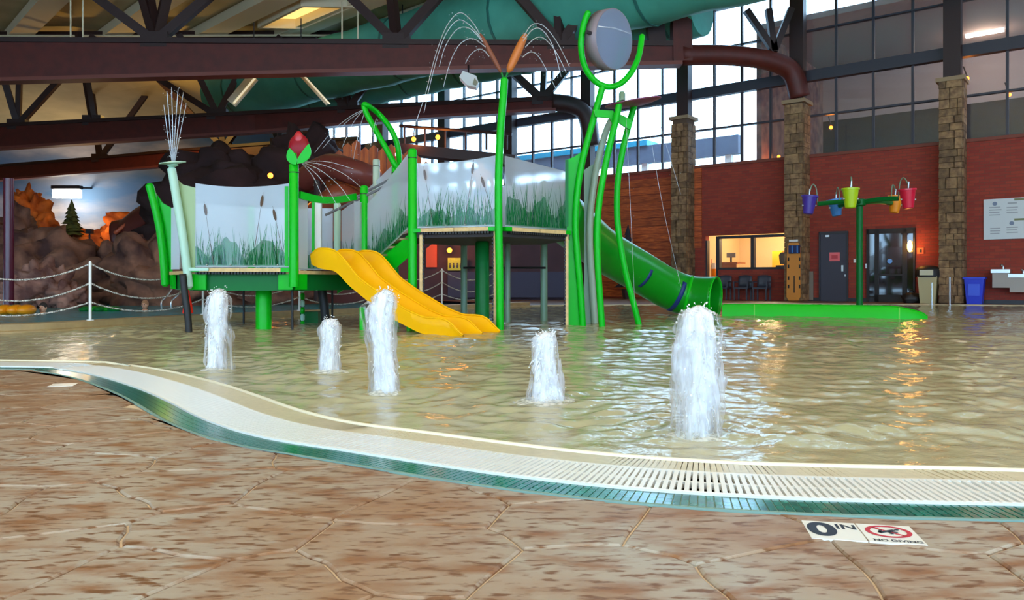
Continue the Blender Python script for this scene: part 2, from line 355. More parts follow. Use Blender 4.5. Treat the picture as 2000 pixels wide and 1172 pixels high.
# ---- near deck: stamped stone paving, every stone a piece
deck = MB()
rowa = [Vector((p.x, -6, -.007)) for p in EC[::6]]; rowb = [off(i, .03, -.009) for i in range(0, len(EC), 6)]
deck.grid([rowa, rowb]); deck_o = tag(deck.build('floor', M_joint), kind='structure', label='brown stamped stone deck along the pool edge')
seeds = [G(*p).to_2d() for p in ((410, 1045), (390, 945), (620, 955), (790, 1075), (870, 985), (1110, 1010), (1200, 1135), (1385, 1035), (1590, 1130), (240, 1115), (470, 1160), (110, 1000), (80, 1090), (140, 905), (270, 870), (1800, 1140))]
for j in range(-4, 16):
    for i in range(-14, 14):
        p = Vector((i*.47+(j % 2)*.235+random.uniform(-.09, .09), j*.44+random.uniform(-.08, .08)))
        if p.y < edge_y(p.x)+.5 and abs(p.x) < .72*max(p.y, 0)+1.0 and p.y > .9 and all((p-q).length > .33 for q in seeds): seeds.append(p)
def clip(poly, m, n):
    out = []
    for a, b in zip(poly, poly[1:]+poly[:1]):
        da = (a-m).dot(n); db = (b-m).dot(n)
        if da <= 0: out.append(a)
        if da*db < 0: out.append(a.lerp(b, da/(da-db)))
    return out
n_st = 0
for i, s in enumerate(seeds):
    poly = [s+Vector(v) for v in ((-.7, -.7), (.7, -.7), (.7, .7), (-.7, .7))]
    for k, q in enumerate(seeds):
        if k != i and (q-s).length < 2.0: poly = clip(poly, (s+q)/2, (q-s).normalized())
        if len(poly) < 3: break
    if len(poly) < 3: continue
    dense = []
    for a, b in zip(poly, poly[1:]+poly[:1]):
        m = max(1, int((b-a).length/.06))
        for k in range(m):
            v = a.lerp(b, k/m); w = .012*math.sin(v.x*9+v.y*7)+.008*math.sin(v.x*23-v.y*17); dense.append(v+Vector((w, w*.7)))
    lim = [Vector((v.x, min(v.y, edge_y(v.x)-.006))) for v in dense]
    ar = abs(sum(a.x*b.y-b.x*a.y for a, b in zip(lim, lim[1:]+lim[:1])))/2
    if ar < .02: continue
    _l = [lim[0]]
    for v in lim[1:]:
        if (v-_l[-1]).length > .004: _l.append(v)
    lim = _l
    c = sum(lim, Vector((0, 0)))/len(lim)
    def ring(gap, z):
        return [Vector((v.x+(c-v).normalized().x*gap, v.y+(c-v).normalized().y*gap, z)) for v in lim]
    n = len(lim); r0, r1, r2 = ring(.003, -.02), ring(.004, -.005), ring(.011, 0.0); b = MB()
    b.add(r0+r1+r2, [(k, (k+1) % n, n+(k+1) % n, n+k) for k in range(n)]+[(n+k, n+(k+1) % n, 2*n+(k+1) % n, 2*n+k) for k in range(n)]+[tuple(range(2*n, 3*n))])
    b.build('paving_stone', M_deck, deck_o); n_st += 1
print('stones', n_st)

# ---- gutter along the edge
trench = MB(); idx = list(range(0, len(EC), 3))
trench.grid([[off(i, .165, -.004) for i in idx], [off(i, .172, -.09) for i in idx], [off(i, .450, -.09) for i in idx], [off(i, .457, -.004) for i in idx]])
gut = thing('overflow_gutter', 'curved white slatted overflow grate along the pool edge', 'grate', (0, 3, 0))
trench.build('trench', mat('dark_wet_trench', (46, 52, 50), .3), gut)
for a, b_, h in ((.168, .186, .004), (.303, .319, .001), (.438, .456, .004)):
    r = MB(); r.grid([[off(i, a, -.02) for i in idx], [off(i, a, h) for i in idx], [off(i, b_, h) for i in idx], [off(i, b_, -.02) for i in idx]]); r.build('rail', M_grate, gut)
slat = MB(); slat.box((0, 0, 0), (.0150, .270, .022)); slat_o = slat.build('slat', M_grate); slat_me = slat_o.data; bpy.data.objects.remove(slat_o)
near300 = set(VIS_NEAR[:296]); rest = MB()
for i in range(len(EC)):
    c = off(i, .312, -.006); a = math.atan2(EN[i].y, EN[i].x)-math.pi/2
    if i in near300: place(slat_me, 'slat', gut, c, (0, 0, a))
    else: rest.box(c, (.0150, .270, .022), a)
tag(rest.build('distant_slats', M_grate, gut), kind='stuff')
# teal tile band between deck and grate
tband = thing('teal_tile_band', 'narrow teal glazed mosaic border beside the stone deck', 'tile border', (0, 3, 0))
bed = MB(); bed.grid([[off(i, .0, -.005) for i in idx], [off(i, .0, .003) for i in idx], [off(i, .014, .003) for i in idx], [off(i, .016, -.002) for i in idx], [off(i, .168, -.006) for i in idx]]); bed.build('grout_bed', M_grout, tband)
tile = MB(); tile.hexa([Vector((x, y, -.006)) for x, y in ((-.0115, -.0165), (.0115, -.0165), (.0115, .0165), (-.0115, .0165))], [Vector((x, y, 0)) for x, y in ((-.0105, -.0155), (.0105, -.0155), (.0105, .0155), (-.0105, .0155))])
tile_o = tile.build('mosaic_tile', M_tealt); tile_me = tile_o.data; bpy.data.objects.remove(tile_o)
near75 = set(sorted(VIS, key=lambda i: abs(EC[i].x-.75))[:74]); rest = MB()
for i in range(len(EC)):
    a = math.atan2(EN[i].y, EN[i].x)-math.pi/2
    for k in range(4):
        c = off(i, .036+.0365*k, .001-.0012*k)
        if i in near75: place(tile_me, 'mosaic_tile', tband, c, (0, 0, a))
        elif i % 1 == 0: rest.box(c+Vector((0, 0, -.003)), (.022, .032, .006), a)
tag(rest.build('distant_mosaic', M_tealt, tband), kind='stuff')
# cream tiled lip on the water side
lip = thing('cream_tile_lip', 'cream tiled lip between the white grate and the water', 'tile border', (0, 3, 0))
def lipz(d): return .002-.062*(max(0, d-.457))
bed = MB(); bed.grid([[off(i, d, lipz(d)-.003) for i in idx] for d in (.455, .56, .66, .76, .86)]); bed.build('grout_bed', mat('cream_grout', (186, 172, 138), .6), lip)
rest = MB()
for i in range(len(EC)):
    a = math.atan2(EN[i].y, EN[i].x)-math.pi/2
    for k in range(7): d = .472+.0265*k; rest.box(off(i, d, lipz(d)-.002), (.0235, .0235, .005), a)
tag(rest.build('mosaic_field', M_cream, lip), kind='stuff')
nose = MB(); nose.tube([off(i, .668, -.0125) for i in idx], .013, 8); nose.build('bullnose_edge', mat('pale_cream_tile', (236, 226, 196), .3), lip, smooth=True)

# ---- pool floor and water as lofts between the near edge and the far edge
FAR = [Vector(p+(0,)) for p in ((-10.4, 9.2), (-6.8, 10.2), (-5.5, 12.7), (-3.6, 15.5), (-1.47, 18.4), (.52, 21), (2.6, 21.6), (4.2, 21.9), (6.9, 23.1), (10.5, 22.4), (14.1, 21.1), (18, 18.5), (21, 14))]
NL = 170; _n = [off(i, .66) for i in range(len(EC))]; _f = resample(catmull(FAR, 8), n=400)
def at_x(pts, x):
    for a, b in zip(pts, pts[1:]):
        if min(a.x, b.x) <= x <= max(a.x, b.x): return a.lerp(b, (x-a.x)/((b.x-a.x) or 1e-9))
    return pts[0] if x < pts[0].x else pts[-1]
near = []; far = []
for i in range(NL):
    u = i/(NL-1); x = -8.9+u*23.7 if False else (-8.9+11*u/.75 if u < .75 else 2.1+12.6*(u-.75)/.25); near.append(at_x(_n, x).copy()); far.append(at_x(_f, x*1.25).copy())
def loft(rows, zf):
    m = MB(); g = []
    for j in range(rows+1):
        t = (j/rows)**1.6; r = []
        for a, b in zip(near, far):
            p = a.lerp(b, t); p.z = zf((p-a).length, (b-p).length); r.append(p)
        g.append(r)
    return m.grid(g)
tag(loft(40, lambda d, e: -.016-.045*min(d, 6)).build('pool_floor', M_sand, smooth=True), kind='structure', label='sandy pool floor sloping down from the tiled lip')
WZ = -.012
import numpy as np
def water_surface():
    kn = np.array([p.x/p.y for p in _n]); yn = np.array([p.y for p in _n]); kf = np.array([p.x/p.y for p in _f]); yf = np.array([p.y-.01 for p in _f])
    core = np.linspace(-.70, .70, 820); side = np.linspace(.70, 1.35, 90)[1:]; K = np.concatenate([-side[::-1], core, side]); R = 520
    Y0 = np.interp(K, kn, yn); Y1 = np.interp(K, kf, yf); u = np.linspace(0, 1, R+1)[:, None]
    Y = 1/((1-u)/Y0[None]+u/Y1[None]); X = Y*K[None]; Z = np.zeros_like(X); rg = np.random.RandomState(3)
    for i in range(46):
        lam = .11*(1.055**i); a = rg.uniform(0, 2*np.pi) if i % 3 else rg.normal(1.2, .5); ph = rg.uniform(0, 6.28); st = .040*(1.0 if lam < .5 else .45)
        k = 2*np.pi/lam; wob = .25*np.sin(X*1.7/lam*.11+ph)+.25*np.sin(Y*1.3/lam*.13+2*ph); Z += st/k*np.sin(k*(X*np.cos(a)+Y*np.sin(a))+ph+wob*3)
    patch = .65+.35*np.sin(X*.9+1.3*np.sin(Y*.5))*np.sin(Y*.7+.8*np.sin(X*.6)); Z *= patch
    for jx, jy in ((-2.32, 6.1), (-1.41, 5.95), (-.81, 4.85), (.2, 4.5), (.83, 3.5)):
        d = np.hypot(X-jx, Y-jy)+1e-3; Z += .0045*np.exp(-d/.7)*np.sin(2*np.pi*d/.16+4*np.sin(np.arctan2(Y-jy, X-jx)*3)*.3)
    edge = np.clip((Y-Y0[None])/.5, 0, 1); Z = Z*(.12+.88*edge)+WZ; n = len(K)
    v = np.stack([X, Y, Z], -1).reshape(-1, 3); idx = np.arange((R+1)*n).reshape(R+1, n); f = np.stack([idx[:-1, :-1], idx[:-1, 1:], idx[1:, 1:], idx[1:, :-1]], -1).reshape(-1, 4)
    me = bpy.data.meshes.new('pool_water'); me.vertices.add(len(v)); me.vertices.foreach_set('co', v.astype(np.float32).ravel()); me.loops.add(f.size); me.loops.foreach_set('vertex_index', f.astype(np.int32).ravel())
    me.polygons.add(len(f)); me.polygons.foreach_set('loop_start', np.arange(0, f.size, 4, dtype=np.int32)); me.update(calc_edges=True); me.polygons.foreach_set('use_smooth', np.ones(len(f), bool)); me.materials.append(M_water)
    o = bpy.data.objects.new('pool_water', me); COL.objects.link(o); return o
tag(water_surface(), label='shallow rippled greenish water of the wading pool', cat='water', kind='stuff')
# ---- far curb, river, far deck
FC = resample(catmull(FAR[:6], 8), n=60); FN = []
for i in range(60):
    t = (FC[min(i+1, 59)]-FC[max(i-1, 0)]).normalized(); FN.append(Vector((-t.y, t.x, 0)))
cb = MB(); cb.grid([[p+n*a+Vector((0, 0, z)) for p, n in zip(FC, FN)] for a, z in ((-.02, -.32), (-.02, .005), (.03, .02), (.03, .10), (.40, .10), (.40, -.4))])
tag(cb.build('trim_1', M_curb), kind='structure', label='low tan curb between wading pool and river')
cb = MB(); FR = resample(catmull(FAR, 8)[40:], n=60)
cb.grid([[p+Vector((0, 0, -.32)) for p in FR], [p+Vector((0, 0, .012)) for p in FR], [p+Vector((.1, .22, .012)) for p in FR], [p+Vector((.1, .22, -.1)) for p in FR]])
tag(cb.build('trim_2', mat('pale_coping', (196, 178, 140), .5)), kind='structure', label='pale coping along the far pool edge')
rv = MB(); out = [p+n*.38 for p, n in zip(FC[::3], FN[::3])]
rv.grid([[Vector((p.x, p.y, -.10)) for p in out], [Vector((p.x*1.9-12+i*.55, p.y+16-.35*i, -.10)) for i, p in enumerate(out)]])
tag(rv.build('river_water', M_river), label='teal water of the river pool behind the rope fence', cat='water', kind='stuff')
# ---- right wall line
ND = Vector((.6195, .785, 0)); WD = Vector((-.785, .6195, 0))
def tpx(px): k = (px-1000)/F; return (10.67-25.4*k)/(1.267+k)
def wp(t, z, o=0.0): return Vector((10.67-1.267*t+ND.x*o, 25.4+t+ND.y*o, z))
def wbox(m, t0, t1, z0, z1, o0, o1):
    q = [(t0, o0), (t1, o0), (t1, o1), (t0, o1)]
    return m.hexa([wp(t, z0, o) for t, o in q], [wp(t, z1, o) for t, o in q])
fd = MB(); FR = [p+Vector((.1, .2, 0)) for p in FR]
fd.grid([[Vector((p.x, p.y, .002)) for p in FR], [Vector((wp(14-22*i/59, 0).x, wp(14-22*i/59, 0).y, .002)) for i in range(60)]])
tag(fd.build('floor_far', M_ddeck), kind='structure', label='wet brown deck along the brick wall')
fb = MB(); fb.add([(-40, -8, -.5), (30, -8, -.5), (30, 60, -.5), (-40, 60, -.5)], [(0, 1, 2, 3)]); tag(fb.build('ground', mat('dark_ground', (70, 58, 50), .9)), kind='structure')
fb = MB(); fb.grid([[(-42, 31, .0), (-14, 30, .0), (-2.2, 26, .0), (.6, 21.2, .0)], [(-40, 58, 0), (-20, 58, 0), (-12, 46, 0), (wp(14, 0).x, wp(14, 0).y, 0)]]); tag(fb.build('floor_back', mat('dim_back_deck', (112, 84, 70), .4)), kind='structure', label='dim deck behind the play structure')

TOPB = 4.83
tr = tpx(1536); tl = tpx(1378)
for k, (a, b, z0, z1) in enumerate(((-9, tr, 0, TOPB), (tr, tl, 0, 1.12), (tr, tl, 2.34, TOPB), (tl, 17, 0, TOPB))):
    pass
wr = MB()
for a, b, z0, z1 in ((-9, tr, 0, TOPB), (tr, tpx(1403), 0, 1.12), (tr, tl, 2.34, TOPB), (tl, 17, 0, TOPB)): wbox(wr, a, b, z0, z1, 0, .3)
wall_right = tag(wr.build('wall_right', M_brick), kind='structure', label='red brick wall under the tall windows')
cp = MB(); wbox(cp, -9, 17, TOPB, TOPB+.1, -.06, .36); tag(cp.build('trim_3', mat('brick_cap', (122, 60, 44), .7)), kind='structure', label='brick sill under the windows')
bb = MB(); wbox(bb, -9, tr, 0, .12, -.03, 0); tag(bb.build('baseboard_right', M_dark), kind='structure')
# cedar boarding between the first stone pillar and the play structure
t0, t1 = tpx(1312), tpx(1120)
for k in range(15):
    pl = MB(); wbox(pl, t0, t1, .05+k*.305, .05+k*.305+.285, -.05-.01*(k % 2), 0); pl.build('plank', M_cedar, wall_right)
t0, t1 = tpx(1368), tpx(1350)
for k in range(15):
    pl = MB(); wbox(pl, tpx(1371), tpx(1347), 1.9+k*.2, 1.9+k*.2+.185, -.05, 0); pl.build('plank', M_cedar, wall_right)
# ---- tall windows above the wall, bay by bay
COLS = [tpx(2330), tpx(1863), tpx(1562), tpx(1341), tpx(1153), tpx(1002), tpx(872), tpx(752), tpx(752)+2.6]
WTOP = 10.6
def vbox(name, m, parent, *a):
    b = MB(); wbox(b, *a); return b.build(name, m, parent)
for i in range(len(COLS)-1):
    a, b = COLS[i], COLS[i+1]
    w = thing('window_%d' % (i+1), 'tall dark framed window bay number %d from the right' % (i+1), 'window', wp((a+b)/2, TOPB+.1)); w['kind'] = 'structure'; del w['category']
    rows = [TOPB+.1, 6.25, 7.42, 9.15, WTOP]; th = (.05, .06, .36, .05, .10)
    for r, z in enumerate(rows): vbox('mullion', M_mull, w, a, b, z-(.0 if r == 2 else th[r]/2), z+(th[r] if r == 2 else th[r]/2), -.04 if r == 2 else .06, .22)
    for c in range(5):
        t = a+(b-a)*c/4; vbox('mullion', M_mull, w, t-.022, t+.022, TOPB+.1, WTOP, .08, .20)
    for r in range(4):
        for c in range(4):
            vbox('pane', M_glass, w, a+(b-a)*c/4+.022, a+(b-a)*(c+1)/4-.022, rows[r]+(.36 if r == 2 else .03), rows[r+1]-.03, .135, .145)
hd = MB(); wbox(hd, -9, 17, WTOP, 12.4, .0, .35); tag(hd.build('wall_upper', M_beamd), kind='structure', label='dark header above the tall windows')
# ---- stone pillars
cube = MB(); cube.hexa([(-.5, -.5, -.5), (.5, -.5, -.5), (.5, .5, -.5), (-.5, .5, -.5)], [(-.46, -.5, .5), (.46, -.5, .5), (.46, .46, .5), (-.46, .46, .5)])
co = cube.build('stone', M_stoneA); stone_me = co.data; bpy.data.objects.remove(co)
WANG = math.atan2(-WD.y, -WD.x)       # x of a stone runs along the wall towards the right
PH = 6.62
for t, lab in ((COLS[1], 'tallest looking stone pillar, beside the blue bin'), (COLS[2], 'stone pillar behind the orange backboard'), (COLS[3], 'stone pillar behind the green tube slide')):
    base = wp(t, 0, -.25); p = thing('stone_pillar', lab, 'pillar', base)
    c = MB(); c.box(base+Vector((0, 0, PH/2)), (.56, .66, PH), WANG); c.build('mortar_core', M_mortar, p)
    z = 0.02
    while z < PH-.18:
        h = random.choice((.17, .22, .28, .33)); h = min(h, PH-z)
        x = -.31
        while x < .28:
            wd_ = random.choice((.2, .3, .42, .5)); wd_ = min(wd_, .31-x)
            if .31-x-wd_ < .12: wd_ = .31-x
            pr = random.uniform(.0, .035)
            place(stone_me, 'stone', p, base-WD*(x+wd_/2)-ND*(.35+pr/2)+Vector((0, 0, z+h/2)), (0, 0, WANG), (wd_-.014, .10+pr, h-.014)); x += wd_
        y = -.33
        while y < .30:
            wd_ = random.choice((.25, .36)); wd_ = min(wd_, .33-y)
            if .33-y-wd_ < .12: wd_ = .33-y
            place(stone_me, 'stone', p, base-WD*.295+ND*(y+wd_/2)+Vector((0, 0, z+h/2)), (0, 0, WANG+math.pi/2), (wd_-.014, .08, h-.014)); y += wd_
        z += h
    c = MB(); c.box(base+Vector((0, 0, PH+.05)), (.76, .9, .12), WANG); c.build('cap_stone', mat('cap_stone', (150, 126, 96), .8), p)
for i, t in enumerate(COLS[1:8]):
    b = MB(); z0 = PH+.1 if i < 3 else 0.0; b.box(wp(t, (z0+11.2)/2, -.2), (.46, .36, 11.2-z0), WANG)
    names = ['above the pillar by the blue bin', 'above the pillar by the backboard', 'above the pillar behind the tube slide', 'seen through the ring of the tipping bucket', 'behind the cattail spray pole', 'far left of the cattail spray pole', 'at the far end of the glazing']
    tag(b.build('steel_column', M_beamd), 'dark brown steel column '+names[i], 'column')
# ---- roof
def rz(x, y): return 10.28-.052*x+.0422*y
rf = MB(); rf.prism([(x, y, rz(x, y)) for x, y in ((-42, -8), (28, -8), (wp(-9.5, 0, .8).x, wp(-9.5, 0, .8).y), (wp(17, 0, .8).x, wp(17, 0, .8).y), (-14, 56), (-42, 56))], (0, 0, .3)); ceil_o = tag(rf.build('ceiling', M_roof), kind='structure', label='beige roof deck over the pool hall')
def RP(px, py, drop=0.0):
    k = (px-1000)/F; s = -(py-HZ)/F; Y = (10.28-drop-H)/(s+.052*k-.0422); return Vector((k*Y, Y, H+s*Y))
DP = Vector((-.861, 1, .087))
for px in (-330, -150, 30, 212, 388, 540, 700, 880, 1080):
    p = RP(px, 72, .25); b = MB(); q0 = p-DP*26; q1 = p+DP*14
    b.beam(q0, q1, .95, .42); b.build('purlin', M_purlin, ceil_o)
def truss(name, label, line, nodes, tops, wt=.26, flange=.5):
    """line: [(px, ytop, ybot, Y)]; nodes: [(px, [(px, py), ...])] web members leaving the top of the chord"""
    mid = line[len(line)//2]; t = thing(name, label, 'roof truss', W(mid[0], mid[2], mid[3]))
    b = MB(); fl = MB(); f2 = MB()
    for (x0, a0, b0, Y0), (x1, a1, b1, Y1) in zip(line, line[1:]):
        def q(x, y, Y, dy): return W(x, y, Y)+Vector((0, dy, 0))
        b.hexa([q(x0, b0, Y0, -.16), q(x1, b1, Y1, -.16), q(x1, b1, Y1, .16), q(x0, b0, Y0, .16)], [q(x0, a0, Y0, -.16), q(x1, a1, Y1, -.16), q(x1, a1, Y1, .16), q(x0, a0, Y0, .16)])
        for mm, e0, e1, h in ((fl, b0, b1, .12), (f2, a0, a1, .16)):
            mm.hexa([q(x0, e0, Y0, -flange/2)-Vector((0, 0, h)), q(x1, e1, Y1, -flange/2)-Vector((0, 0, h)), q(x1, e1, Y1, flange/2)-Vector((0, 0, h)), q(x0, e0, Y0, flange/2)-Vector((0, 0, h))],
                    [q(x0, e0, Y0, -flange/2), q(x1, e1, Y1, -flange/2), q(x1, e1, Y1, flange/2), q(x0, e0, Y0, flange/2)])
    b.build('bottom_chord', M_beam, t, merge=True); fl.build('lower_flange', mat('flange_steel', (112, 54, 44), .5), t); f2.build('upper_flange', M_beamd, t)
    def atx(px):
        for a, c in zip(line, line[1:]):
            if a[0] <= px <= c[0]:
                s = (px-a[0])/(c[0]-a[0]); return a[1]+(c[1]-a[1])*s, a[3]+(c[3]-a[3])*s
        e = line[0] if px < line[0][0] else line[-1]; return e[1], e[3]
    for px, ends in nodes:
        y, Y = atx(px); p = W(px, y+4, Y)
        for ex, ey in ends:
            e = W(ex, ey, Y+random.uniform(-.3, .3)); d = (e-p); k = min(7.0, (rz(e.x, e.y)-.5-p.z)/max(.3, d.z)); w = MB(); w.beam(p, p+d*max(k, .6), wt*.8, wt); w.build('web_member', M_beamd, t)
        g = MB(); g.box(p+Vector((0, 0, .05)), (.9, .34, .5)); g.build('gusset', M_beamd, t)
    return t
tr1 = truss('roof_truss', 'nearest big red brown roof truss spanning the whole hall', [(-160, 74, 158, 25.7), (0, 76, 155, 25.6), (500, 79, 142, 25.4), (1000, 82, 130, 25.2), (1330, 84, 122, 25.1)],
     [(305, [(195, 0), (282, 0), (292, 0), (324, 0), (400, 0)]), (775, [(690, 0), (766, 0), (850, 0)]), (1095, [(1020, 0), (1090, 0), (1155, 0)]), (-120, [(-200, 0), (-60, 0)])], None, .30)
kp = MB(); kp.beam(W(1331, 122, 25.1), W(1328, -95, 25.1), .62, .5, (0, 1, 0)); kp.build('king_post', M_beam, tr1)
kp = MB(); kp.beam(W(1283, 90, 25.2), W(1276, 10, 25.2), .55, .4, (0, 1, 0)); kp.build('post', M_beamd, tr1)
kn = MB(); kn.tube(catmull([W(1330, 108, 25.1), W(1420, 108, 25.3), W(1500, 118, 25.5), W(1545, 140, 25.7), W(1562, 190, 25.75)], 5), .34, 8); kn.build('knee', M_beam, tr1, smooth=True)
for ex in ((1478, 50), (1505, 48), (1533, 46)):
    w = MB(); w.beam(W(1512, 100, 25.4), W(ex[0]+(ex[0]-1512)*.6, ex[1]-30, 25.4), .2, .2); w.build('web_member', M_beamd, tr1)
tr2 = truss('roof_truss', 'second roof truss, passing behind the upright water jets', [(-160, 252, 300, 38.8), (0, 243, 288, 38), (500, 218, 256, 35.5), (850, 200, 226, 33), (1085, 190, 212, 31.2)],
     [(35, [(8, 155), (38, 155), (122, 150)]), (182, [(175, 195)]), (425, [(300, 148), (388, 148), (466, 145)]), (680, [(610, 142), (671, 142), (736, 140)]), (1060, [(1010, 150), (1062, 150), (1092, 155)])], None, .28)
kn = MB(); kn.tube(catmull([W(1080, 200, 31.2), W(1120, 206, 31.1), W(1146, 228, 31), W(1155, 285, 31)], 5), .36, 8); kn.build('knee', M_beamd, tr2, smooth=True)
tc = MB(); pl = [(-160, 62, 39), (0, 62, 38), (300, 62, 36.4), (560, 61, 35.2), (780, 62, 34)]
for (x0, y0, Y0), (x1, y1, Y1) in zip(pl, pl[1:]): tc.beam(W(x0, y0+10, Y0), W(x1, y1+10, Y1), .4, .42)
tc.build('top_chord', M_beamd, tr2)
pp = MB(); pp.tube([W(x, y+8, Y-.5) for x, y, Y in pl], .05, 6); pp.build('sprinkler_pipe', M_purlin, tr2)
tr3 = truss('roof_truss', 'third and farthest roof truss below the painted sky', [(-160, 338, 366, 52), (0, 322, 350, 51), (200, 306, 333, 48), (360, 291, 320, 45.5), (580, 274, 298, 42), (700, 268, 288, 40)],
     [(195, [(190, 270), (224, 270)]), (437, [(400, 250), (432, 250), (466, 250)]), (545, [(530, 240), (546, 240)])], None, .3)
lowr = MB(); lowr.prism([(-42, 42.5, rz(-42, 42.5)-.02), (-13, 42.5, rz(-13, 42.5)-.02), (-15, 55.2, 11.9), (-42, 55.2, 11.9)], (0, 0, .25)); tag(lowr.build('ceiling_back', M_roof), kind='structure', label='pale roof slope falling towards the painted sky wall')
# skylight well
c = RP(590, 18, .05); sk = thing('skylight', 'warm lit skylight well in the beige roof', 'skylight', c)
qs = [RP(506, 36, .1), RP(594, 38, .1), RP(690, -6, .1), RP(590, -8, .1)]
pn = MB(); pn.add(qs, [(0, 1, 2, 3)]); pn.build('diffuser', mat('skylight_panel', (255, 214, 130), .5, emit=.9), sk)
for a, b in zip(qs, qs[1:]+qs[:1]):
    f_ = MB(); f_.beam(a-Vector((0, 0, .2)), b-Vector((0, 0, .2)), .12, .45); f_.build('frame_board', M_purlin, sk)
# ducts
for name_l, p, r, s0, s1 in (('fat teal fabric duct running above the nearest truss', Vector((-3.2, 30.0, 10.05)), 1.3, -14, 9), ('smaller teal fabric duct hidden partly behind the nearest truss', Vector((-2.6, 32.4, 9.75)), .95, -7, 6)):
    d = Vector((-1.267, 1, 0)); pts = []; rs = []
    n = 40
    for i in range(n+1):
        s = s0+(s1-s0)*i/n; pts.append(p+d*s); rs.append(r*(1+.035*math.sin(i*1.9)))
    o = thing('air_duct', name_l, 'duct', pts[0]); b = MB(); b.tube(pts, rs, 20); b.build('fabric_tube', M_teal, o, smooth='auto')
    for i in range(2, n, 6):
        b = MB(); b.tube([pts[i]-d*.03, pts[i]+d*.03], rs[i]*1.02, 20); b.build('hoop', mat('duct_hoop', (38, 108, 98), .6), o)
        b = MB(); b.tube([pts[i]+Vector((0, 0, r)), Vector((pts[i].x, pts[i].y, rz(pts[i].x, pts[i].y)))], .02, 5); b.build('hanger', M_dark, o)
# ---- far and left walls
wm = MB(); wm.prism([(-42, 55, 0), (-15, 55, 0), (-15, 55.3, 0), (-42, 55.3, 0)], (0, 0, 15.2)); tag(wm.build('wall_back', M_sky), kind='structure', label='back wall painted with blue sky and clouds')
e = wp(17, 0); wm = MB(); wm.prism([(-15, 55, 0), (e.x, e.y, 0), (e.x+.3, e.y+.2, 0), (-14.7, 55.3, 0)], (0, 0, 14.2)); tag(wm.build('wall_corner', mat('dark_brown_wall', (74, 44, 40), .8)), kind='structure', label='dark brown wall beyond the orange plank tower')
wm = MB(); wm.prism([(-42, 55, 0), (-32, 0, 0), (-32.3, 0, 0), (-42.3, 55, 0)], (0, 0, 15)); tag(wm.build('wall_left', mat('left_wall', (150, 130, 104), .8)), kind='structure')
# ---- room behind the upper glazing on the right, and the lit office
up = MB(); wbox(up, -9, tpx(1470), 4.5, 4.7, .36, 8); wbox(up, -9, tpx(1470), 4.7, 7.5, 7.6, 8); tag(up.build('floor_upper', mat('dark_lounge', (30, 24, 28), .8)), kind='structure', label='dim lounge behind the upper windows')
up = MB(); wbox(up, -9, tpx(1470), 7.5, 9.6, 7.6, 8); wbox(up, -9, tpx(1470), 9.6, 9.8, .36, 8); tag(up.build('ceiling_upper', mat('lounge_beige', (168, 148, 142), .8)), kind='structure', label='beige lounge ceiling behind the upper windows')
up = MB(); wbox(up, tpx(1480), tpx(1470), 4.7, 9.6, .36, 8); tag(up.build('wall_lounge', mat('lounge_stone_wall', (150, 108, 92), .85, rgb2=(104, 72, 68), scale=3)), kind='structure', label='pinkish stone side wall inside the lounge')
of = MB(); a, b = tpx(1560), tpx(1372)
wbox(of, a, b, 0, .02, .3, 3.6); wbox(of, a, b, 0, 2.9, 3.5, 3.7); wbox(of, a-.1, a, 0, 2.9, .3, 3.6); wbox(of, b, b+.1, 0, 2.9, .3, 3.6); wbox(of, a, b, 2.8, 2.9, .3, 3.6)
tag(of.build('wall_office', mat('office_cream', (224, 200, 158), .7)), kind='structure', label='cream walls of the lit office')
# ---- glazed wall behind the camera and side wall: the hall is closed, daylight comes in between the piers
wf = MB()
for z0, z1 in ((-.1, .7), (7.2, 12.2)): wf.prism([(-34, -7, z0), (27, -7, z0), (27, -7.3, z0), (-34, -7.3, z0)], (0, 0, z1-z0))
for k in range(16): x = -34+4*k; wf.prism([(x, -7, .7), (x+1.3, -7, .7), (x+1.3, -7.3, .7), (x, -7.3, .7)], (0, 0, 6.5))
tag(wf.build('wall_front', mat('cream_wall', (206, 194, 170), .8)), kind='structure')
e = wp(-9, 0); wf = MB(); wf.prism([(e.x, e.y, 0), (27, -7, 0), (27.3, -7, 0), (e.x+.3, e.y, 0)], (0, 0, 12)); tag(wf.build('wall_side', M_brick), kind='structure')
wf = MB(); wf.prism([(-32, 0, 0), (-34, -7, 0), (-34.3, -7, 0), (-32.3, 0, 0)], (0, 0, 12.5)); tag(wf.build('wall_left_near', mat('left_wall', (150, 130, 104), .8)), kind='structure')
